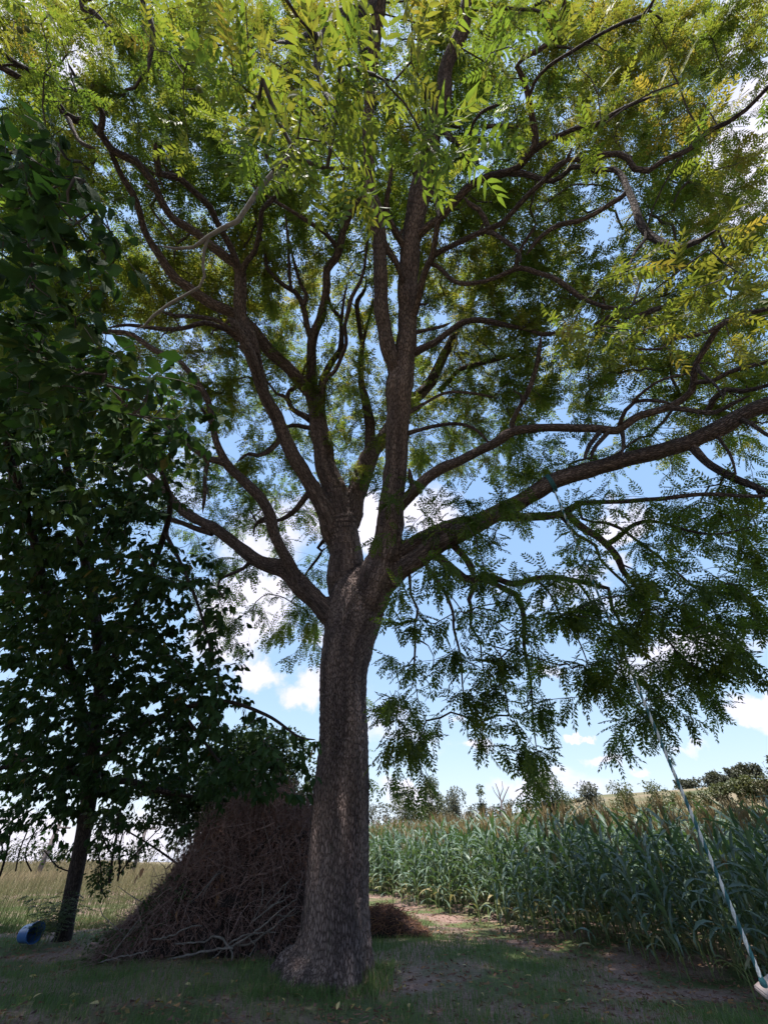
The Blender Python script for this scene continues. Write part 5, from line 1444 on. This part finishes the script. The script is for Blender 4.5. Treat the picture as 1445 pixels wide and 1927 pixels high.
def build_vegetation():
    rng = np.random.default_rng(77)
    # overgrown shrub behind the brush pile
    root = empty("shrub", tuple(at_dist(470, 1640, 13.2) * [1, 1, 0]), "dark green overgrown shrub rising behind the brown brush pile", "shrub")
    cs, rs = [], []
    for (x, y, w, hd) in ((380, 1490, .9, 12.8), (330, 1520, .8, 12.8), (425, 1450, .9, 13.0), (470, 1425, .9, 13.2), (520, 1430, .85, 13.2), (552, 1480, .75, 13.2), (270, 1530, .7, 12.8), (210, 1545, .6, 12.8), (450, 1520, 1.0, 13.0),
                          (560, 1540, .8, 13.4), (500, 1500, 1.0, 13.2), (400, 1550, .9, 13), (290, 1545, .6, 12.9), (575, 1590, .7, 13.6), (460, 1590, .9, 13.4), (350, 1590, .5, 13.2)):
        cs.append(at_dist(x, y, hd)); rs.append([w, w * .8, w * .62])
    for i in (0, 2, 3, 5, 7): stem(root, [[root.location.x + rng.normal() * .4, root.location.y, 0], (np.array([root.location.x, root.location.y, 0.]) + cs[i]) / 2 + [0, 0, .2], cs[i]], .035, .012, "stem")
    leafy(root, [c + np.array([0, 0, .22]) for c in cs], np.array(rs) * 1.15, 36000, .10, M_SHRUB, rng, .38, "foliage", .2, .3)
    for k in range(34):
        c = cs[int(rng.integers(0, 8))]; d = unit(rng.normal(size=3) * [1, .5, .3] + [0, 0, .9])
    # leafless saplings and weeds at the left
    def sapling(lines, hd, label, nleaf=0):
        P0 = [float(v) for v in lines[0].split()[0].split(',')]; b = at_dist(P0[0], P0[1], hd)
        root = empty("sapling", (b[0], b[1], max(0, b[2])), label, "sapling")
        tips = []
        for s in lines:
            P = [[float(v) for v in p.split(',')] for p in s.split()]
            xyz = [at_dist(a, b_, hd + rng.normal() * .05) for a, b_, w in P]
            q = spline(np.column_stack([xyz, [p[2] * hd * .74 / F_PX / 2 for p in P]]), .12); V, Q, B = tube(q[:, :3], q[:, 3], 5)
            link("stem", mesh_np("stem", V, Q, M_BARK2, {'bark': B}, smooth=True), root); tips += [q[int(k), :3] for k in rng.integers(len(q) // 3, len(q), 6)]
        acc = Acc()
        for t in tips:
            for _ in range(3):
                d = unit(rng.normal(size=3) + [0, 0, .6]); L = rng.uniform(.2, .6); tt = np.linspace(0, 1, 5)[:, None]
                V, Q, B = tube(t + d * L * tt + rng.normal(size=3) * .15 * tt * tt, np.linspace(.004, .0015, 5), 3); acc.add(V, Q, B)
                if nleaf:
                    tips2 = t + d * L * rng.random()
        o = link("twigs", acc.mesh("twigs", M_TWIG, True), root); o['kind'] = 'stuff'
        if nleaf: leafy(root, [t for t in tips], [[.22, .22, .18]] * len(tips), nleaf, .08, M_SHRUB, rng, .4, "foliage")
    sapling(["206,1662,4 209,1640,4 214,1600,4 222,1560,4 224,1520,3", "214,1612,2 200,1590,2 190,1560,2"], 12.6, "thin dark sapling stem just right of the leaning tree", 90)
    sapling(["222,1658,3 226,1630,3 225,1600,3 232,1565,2", "222,1650,2 240,1625,3 262,1600,3 280,1580,2 300,1560,2"], 12.2, "crooked sapling with an arching branch beside the brush pile", 260)
    sapling(["190,1680,2 192,1650,2 188,1620,2 180,1590,2", "200,1690,2 185,1660,2 186,1640,2"], 12.8, "low sapling with small leaves at the brush pile's left foot", 420)
    sapling(["0,1650,3 12,1610,3 20,1570,2 26,1530,2", "-10,1640,3 5,1600,2 0,1560,2", "30,1640,2 38,1600,2 52,1565,2"], 14, "bare grey vine stems at the far left edge", 60)
    sapling(["132,1640,2 110,1632,2 95,1615,2 84,1600,2", "60,1640,2 48,1612,2 55,1585,2 70,1560,2"], 15, "bare arching stems between the pole and the leaning tree", 60)
    # poles far out in the meadow
    for (x, w, yb, yt, hd, lab) in ((74, 7, 1640, 1540, 42, "weathered wooden pole standing in the meadow left of the leaning tree"), (256, 6, 1622, 1545, 46, "weathered wooden pole seen between sapling and brush pile")):
        b = at_dist(x, yb, hd); t = at_dist(x + 10 if x < 100 else x + 2, yt, hd); gz = float(terrain(b[0], b[1]))
        V, Q, B = tube([[b[0], b[1], gz - .2], [b[0], b[1], (gz + t[2]) / 2], [b[0], b[1], t[2]]], np.array([1.1, 1, .9]) * w * hd * .73 / F_PX / 2, 8, cap=True)
        root = empty("pole", (b[0], b[1], gz), lab, "pole"); link("shaft", mesh_np("shaft", V, Q, M_POLE, {'bark': B}), root)
        V, Q, B = tube([[b[0] - .9, b[1], t[2] - .5], [b[0], b[1], t[2] - .48], [b[0] + .9, b[1], t[2] - .5]], [.06] * 3, 4, cap=True)
        link("crossbar", mesh_np("crossbar", V, Q, M_POLE, {'bark': B}), root)
    # far trees along the corn
    F = [(720, 808, 1490, 1535, 75, "willowy bush", 2400, M_FARLEAF, .5, 'bush', "grey-green bush beyond the corn, nearest the walnut trunk"),
         (790, 838, 1470, 1535, 80, "", 2200, M_FARLEAF, .45, 'round', "tall loose grey-green tree beyond the corn beside the first bush"),
         (822, 890, 1492, 1530, 95, "", 1800, M_DUSKLEAF, .4, 'bush', "low dusky bush between two thin trees beyond the corn"),
         (884, 926, 1480, 1528, 85, "", 900, M_FARLEAF, .3, 'sparse', "thin airy tree with a see-through crown beyond the corn"),
         (1002, 1085, 1466, 1535, 70, "", 4200, M_FARLEAF, .4, 'round', "broad rounded tree with ragged crown standing behind the corn"),
         (1080, 1155, 1480, 1520, 100, "", 2400, M_DUSKLEAF, .3, 'bush', "dark rounded bush just right of the broad tree"),
         (1132, 1212, 1480, 1515, 130, "", 1600, M_FARLEAF, .7, 'bush', "yellow-green bush in the hedge line, left one"),
         (1195, 1290, 1478, 1512, 140, "", 1800, M_FARLEAF, .75, 'bush', "yellow-green bush in the hedge line, right one by the tan field")]
    for (x0, x1, yt, yb, hd, _, n, mat, hue, shape, lab) in F:
        far_tree(x0, x1, yt, yb, hd, lab, n, mat, hue, rng, shape)
    # bare little tree
    b = at_dist(944, 1528, 80); root = empty("bare_tree", (b[0], b[1], float(terrain(b[0], b[1]))), "small leafless tree beyond the corn right of the airy tree", "tree")
    gz = root.location.z
    for s in ("944,1535,4 943,1510,3 938,1490,2 932,1474,1.4", "943,1512,3 950,1495,2 957,1480,1.4", "940,1500,2 946,1485,1.4 944,1470,1", "941,1505,2 930,1490,1.2 926,1480,1"):
        P = [[float(v) for v in p.split(',')] for p in s.split()]; xyz = [at_dist(a, y, 80) for a, y, w in P]
        V, Q, B = tube(xyz, [w * 60 / F_PX / 2 for _, _, w in P], 4); link("limb", mesh_np("limb", V, Q, M_POLE, {'bark': B}), root)
    # distant low tree line and wooded hill
    k = 0
    for x in np.arange(700, 1110, 26):
        yt = 1514 + 5 * math.sin(x * .13) - (6 if x > 960 else 0)
        far_tree(x - 20, x + 20, yt, 1530, 260, "distant low tree in the line along the horizon", 260, M_DUSKLEAF, .3, rng, 'bush', group="distant trees along the horizon")
    sky = [(1270, 1478), (1300, 1478), (1330, 1470), (1345, 1463), (1365, 1457), (1385, 1455), (1405, 1448), (1425, 1440), (1445, 1436), (1470, 1430), (1500, 1424)]
    for x in np.arange(1290, 1520, 12):
        yt = np.interp(x, [p[0] for p in sky], [p[1] for p in sky]) + rng.uniform(-3, 3)
        far_tree(x - 20, x + 20, yt - 3, yt + 22, 380, "dusky tree on the skyline of the wooded hill", 700, M_DUSKLEAF, .35, rng, 'round', group="trees on the wooded hill")
    for x in np.arange(1312, 1540, 20):
        yt = np.interp(x, [1312, 1360, 1400, 1445, 1540], [1495, 1478, 1468, 1458, 1440]) + rng.uniform(-3, 3)
        far_tree(x - 20, x + 20, yt, yt + 30, 190, "yellow-green tree on the slope below the wooded hill", 700, M_FARLEAF, .75, rng, 'bush', group="trees on the slope behind the corn")
    for x in np.arange(-60, 330, 34):
        far_tree(x - 26, x + 26, 1590 + rng.uniform(-8, 8), 1622, 300, "hazy distant tree past the meadow on the left", 200, M_DUSKLEAF, .3, rng, 'bush', group="distant trees past the meadow")
build_vegetation()

# ------------------------------------------------------------------ blue tub, weed, rope swing
def build_tub():
    g = ground_at(38, 1778)
    root = empty("blue_tub", (g[0], g[1], 0), "blue plastic tub lying on its side in the grass by the leaning tree", "tub")
    import bmesh
    prof = [(.0, .0), (.235, .0), (.25, .03), (.285, .50), (.31, .505), (.31, .53), (.285, .53), (.272, .51), (.24, .04), (.0, .035)]
    n = 40; V, Q = [], []
    for i in range(n):
        a = 2 * math.pi * i / n
        for r, z in prof: V.append([r * math.cos(a), r * math.sin(a), z])
    m = len(prof)
    for i in range(n):
        for j in range(m - 1): Q.append([i * m + j, ((i + 1) % n) * m + j, ((i + 1) % n) * m + j + 1, i * m + j + 1])
    o = link("shell", mesh_np("shell", V, Q, M_BLUE, smooth=True), root, (0, 0, .15))
    o.rotation_euler = (math.radians(84), 0, math.radians(58)); o.scale = (.52, .52, .8)
    rng = np.random.default_rng(4)
    b = ground_at(62, 1782)
    w = empty("weed", (b[0], b[1], 0), "feathery green weed arching over the blue tub", "plant")
    base, d, sc = [], [], []
    for k in range(16):
        a = rng.uniform(0, 6.28); L = rng.uniform(.5, 1.0); lean = rng.uniform(.2, .7); t = np.linspace(0, 1, 7)[:, None]
        P = np.array([b[0] + rng.normal() * .15, b[1] + .1, 0]) + np.hstack([np.cos(a) * lean * L * t ** 1.6, np.sin(a) * lean * L * t ** 1.6, L * (t - .25 * t ** 3)])
        V, Q, B = tube(P, np.linspace(.006, .002, 7), 4); link("stem", mesh_np("stem", V, Q, M_STALK, {'bark': B}), w)
        for i in range(2, 7):
            for s in range(2):
                base.append(P[i]); d.append([math.cos(a + s * 2.4 - 1.2), math.sin(a + s * 2.4 - 1.2), .1]); sc.append(rng.uniform(.35, .6))
    tt = [compound(rng, pairs=5) for _ in range(3)]; n = len(base)
    V, Q, T = scatter(tt, np.array(base), np.array(d, float), unit(np.array([[0, 0, 1.0]] * n) + rng.normal(size=(n, 3)) * .2), np.array(sc), np.full(n, .45), rng.integers(0, 3, n), .1)
    o = link("foliage", mesh_np("foliage", V, Q, M_SHRUB, fattr={'tint': T}), w); o['kind'] = 'stuff'
build_tub()

def build_swing():
    l = LIMB['R2']; i = int(np.argmin(np.hypot(l['px'][:, 0] - 1038, l['px'][:, 1] - 908)))
    top = l['xyz'][i]; r = l['r'][i] + .012
    # the seat hangs almost plumb under the limb
    v = ray(1436, 1852); d = top[1] / v[1] * .97; seat = CAM + v * d
    print("SWING", top, seat)
    root = empty("rope_swing", tuple(seat), "rope swing of twisted teal and white rope with pale wooden seat at the right corner", "swing")
    tb = top + np.array([.0, -.02, -r])
    n = 900; t = np.linspace(0, 1, n)
    P = tb + (seat - tb) * t[:, None]; P[:, 2] -= .10 * np.sin(math.pi * t) * .3
    L = np.linalg.norm(seat - tb); T = unit(seat - tb); a = unit(np.cross(T, [0, 1.0, 0])); b = np.cross(T, a)
    parts = {M_TEAL: Acc(), M_WHITE: Acc()}
    for k in range(4):
        ph = t * L / .20 * 2 * math.pi + k * math.pi / 2
        S = P + (np.cos(ph)[:, None] * a + np.sin(ph)[:, None] * b) * .0092
        V, Q, B = tube(S, np.full(n, .0105), 6); parts[M_TEAL if k < 2 else M_WHITE].add(V, Q, B)
    # a loop round the limb
    th = np.linspace(0, 2 * math.pi, 40); dirl = unit(l['xyz'][i + 1] - l['xyz'][i - 1]); u = unit(np.cross(dirl, [0, 0, 1.0])); w = np.cross(u, dirl)
    for off in (-.03, 0, .03):
        S = top + (np.cos(th)[:, None] * u + np.sin(th)[:, None] * w) * (r + .012) + dirl * off
        V, Q, B = tube(S, np.full(40, .016), 6); parts[M_TEAL].add(V, Q, B)
    for m, nm in ((M_TEAL, "rope"), (M_WHITE, "rope_tracer")):
        link(nm, parts[m].mesh(nm, m, True), root)
    # seat: thick bevelled board with a stick hanging under it
    import bmesh
    bm = bmesh.new(); bmesh.ops.create_cube(bm, size=1)
    for vv in bm.verts: vv.co = Vector((vv.co.x * .34, vv.co.y * .16, vv.co.z * .045))
    bmesh.ops.bevel(bm, geom=list(bm.edges), offset=.012, segments=3, affect='EDGES')
    me = bpy.data.meshes.new("seat"); bm.to_mesh(me); bm.free(); me.materials.append(M_SEAT)
    o = link("seat", me, root, (.10, 0, -.01)); o.rotation_euler = (.5, -.32, .15)
    V, Q, B = tube([[.03, 0, 0], [.05, 0, -.12], [.065, 0, -.26]], [.012, .011, .010], 8, cap=True)
    link("handle", mesh_np("handle", V, Q, M_SEAT, {'bark': B}), root, (0, 0, 0))
    V, Q, B = tube([[0, 0, -.06], [0, 0, -.03], [0, 0, .0], [0, 0, .03]], [.012, .028, .030, .014], 10)
    link("knot", mesh_np("knot", V, Q, M_TEAL, {'bark': B}, smooth=True), root, (0, 0, .02))
build_swing()
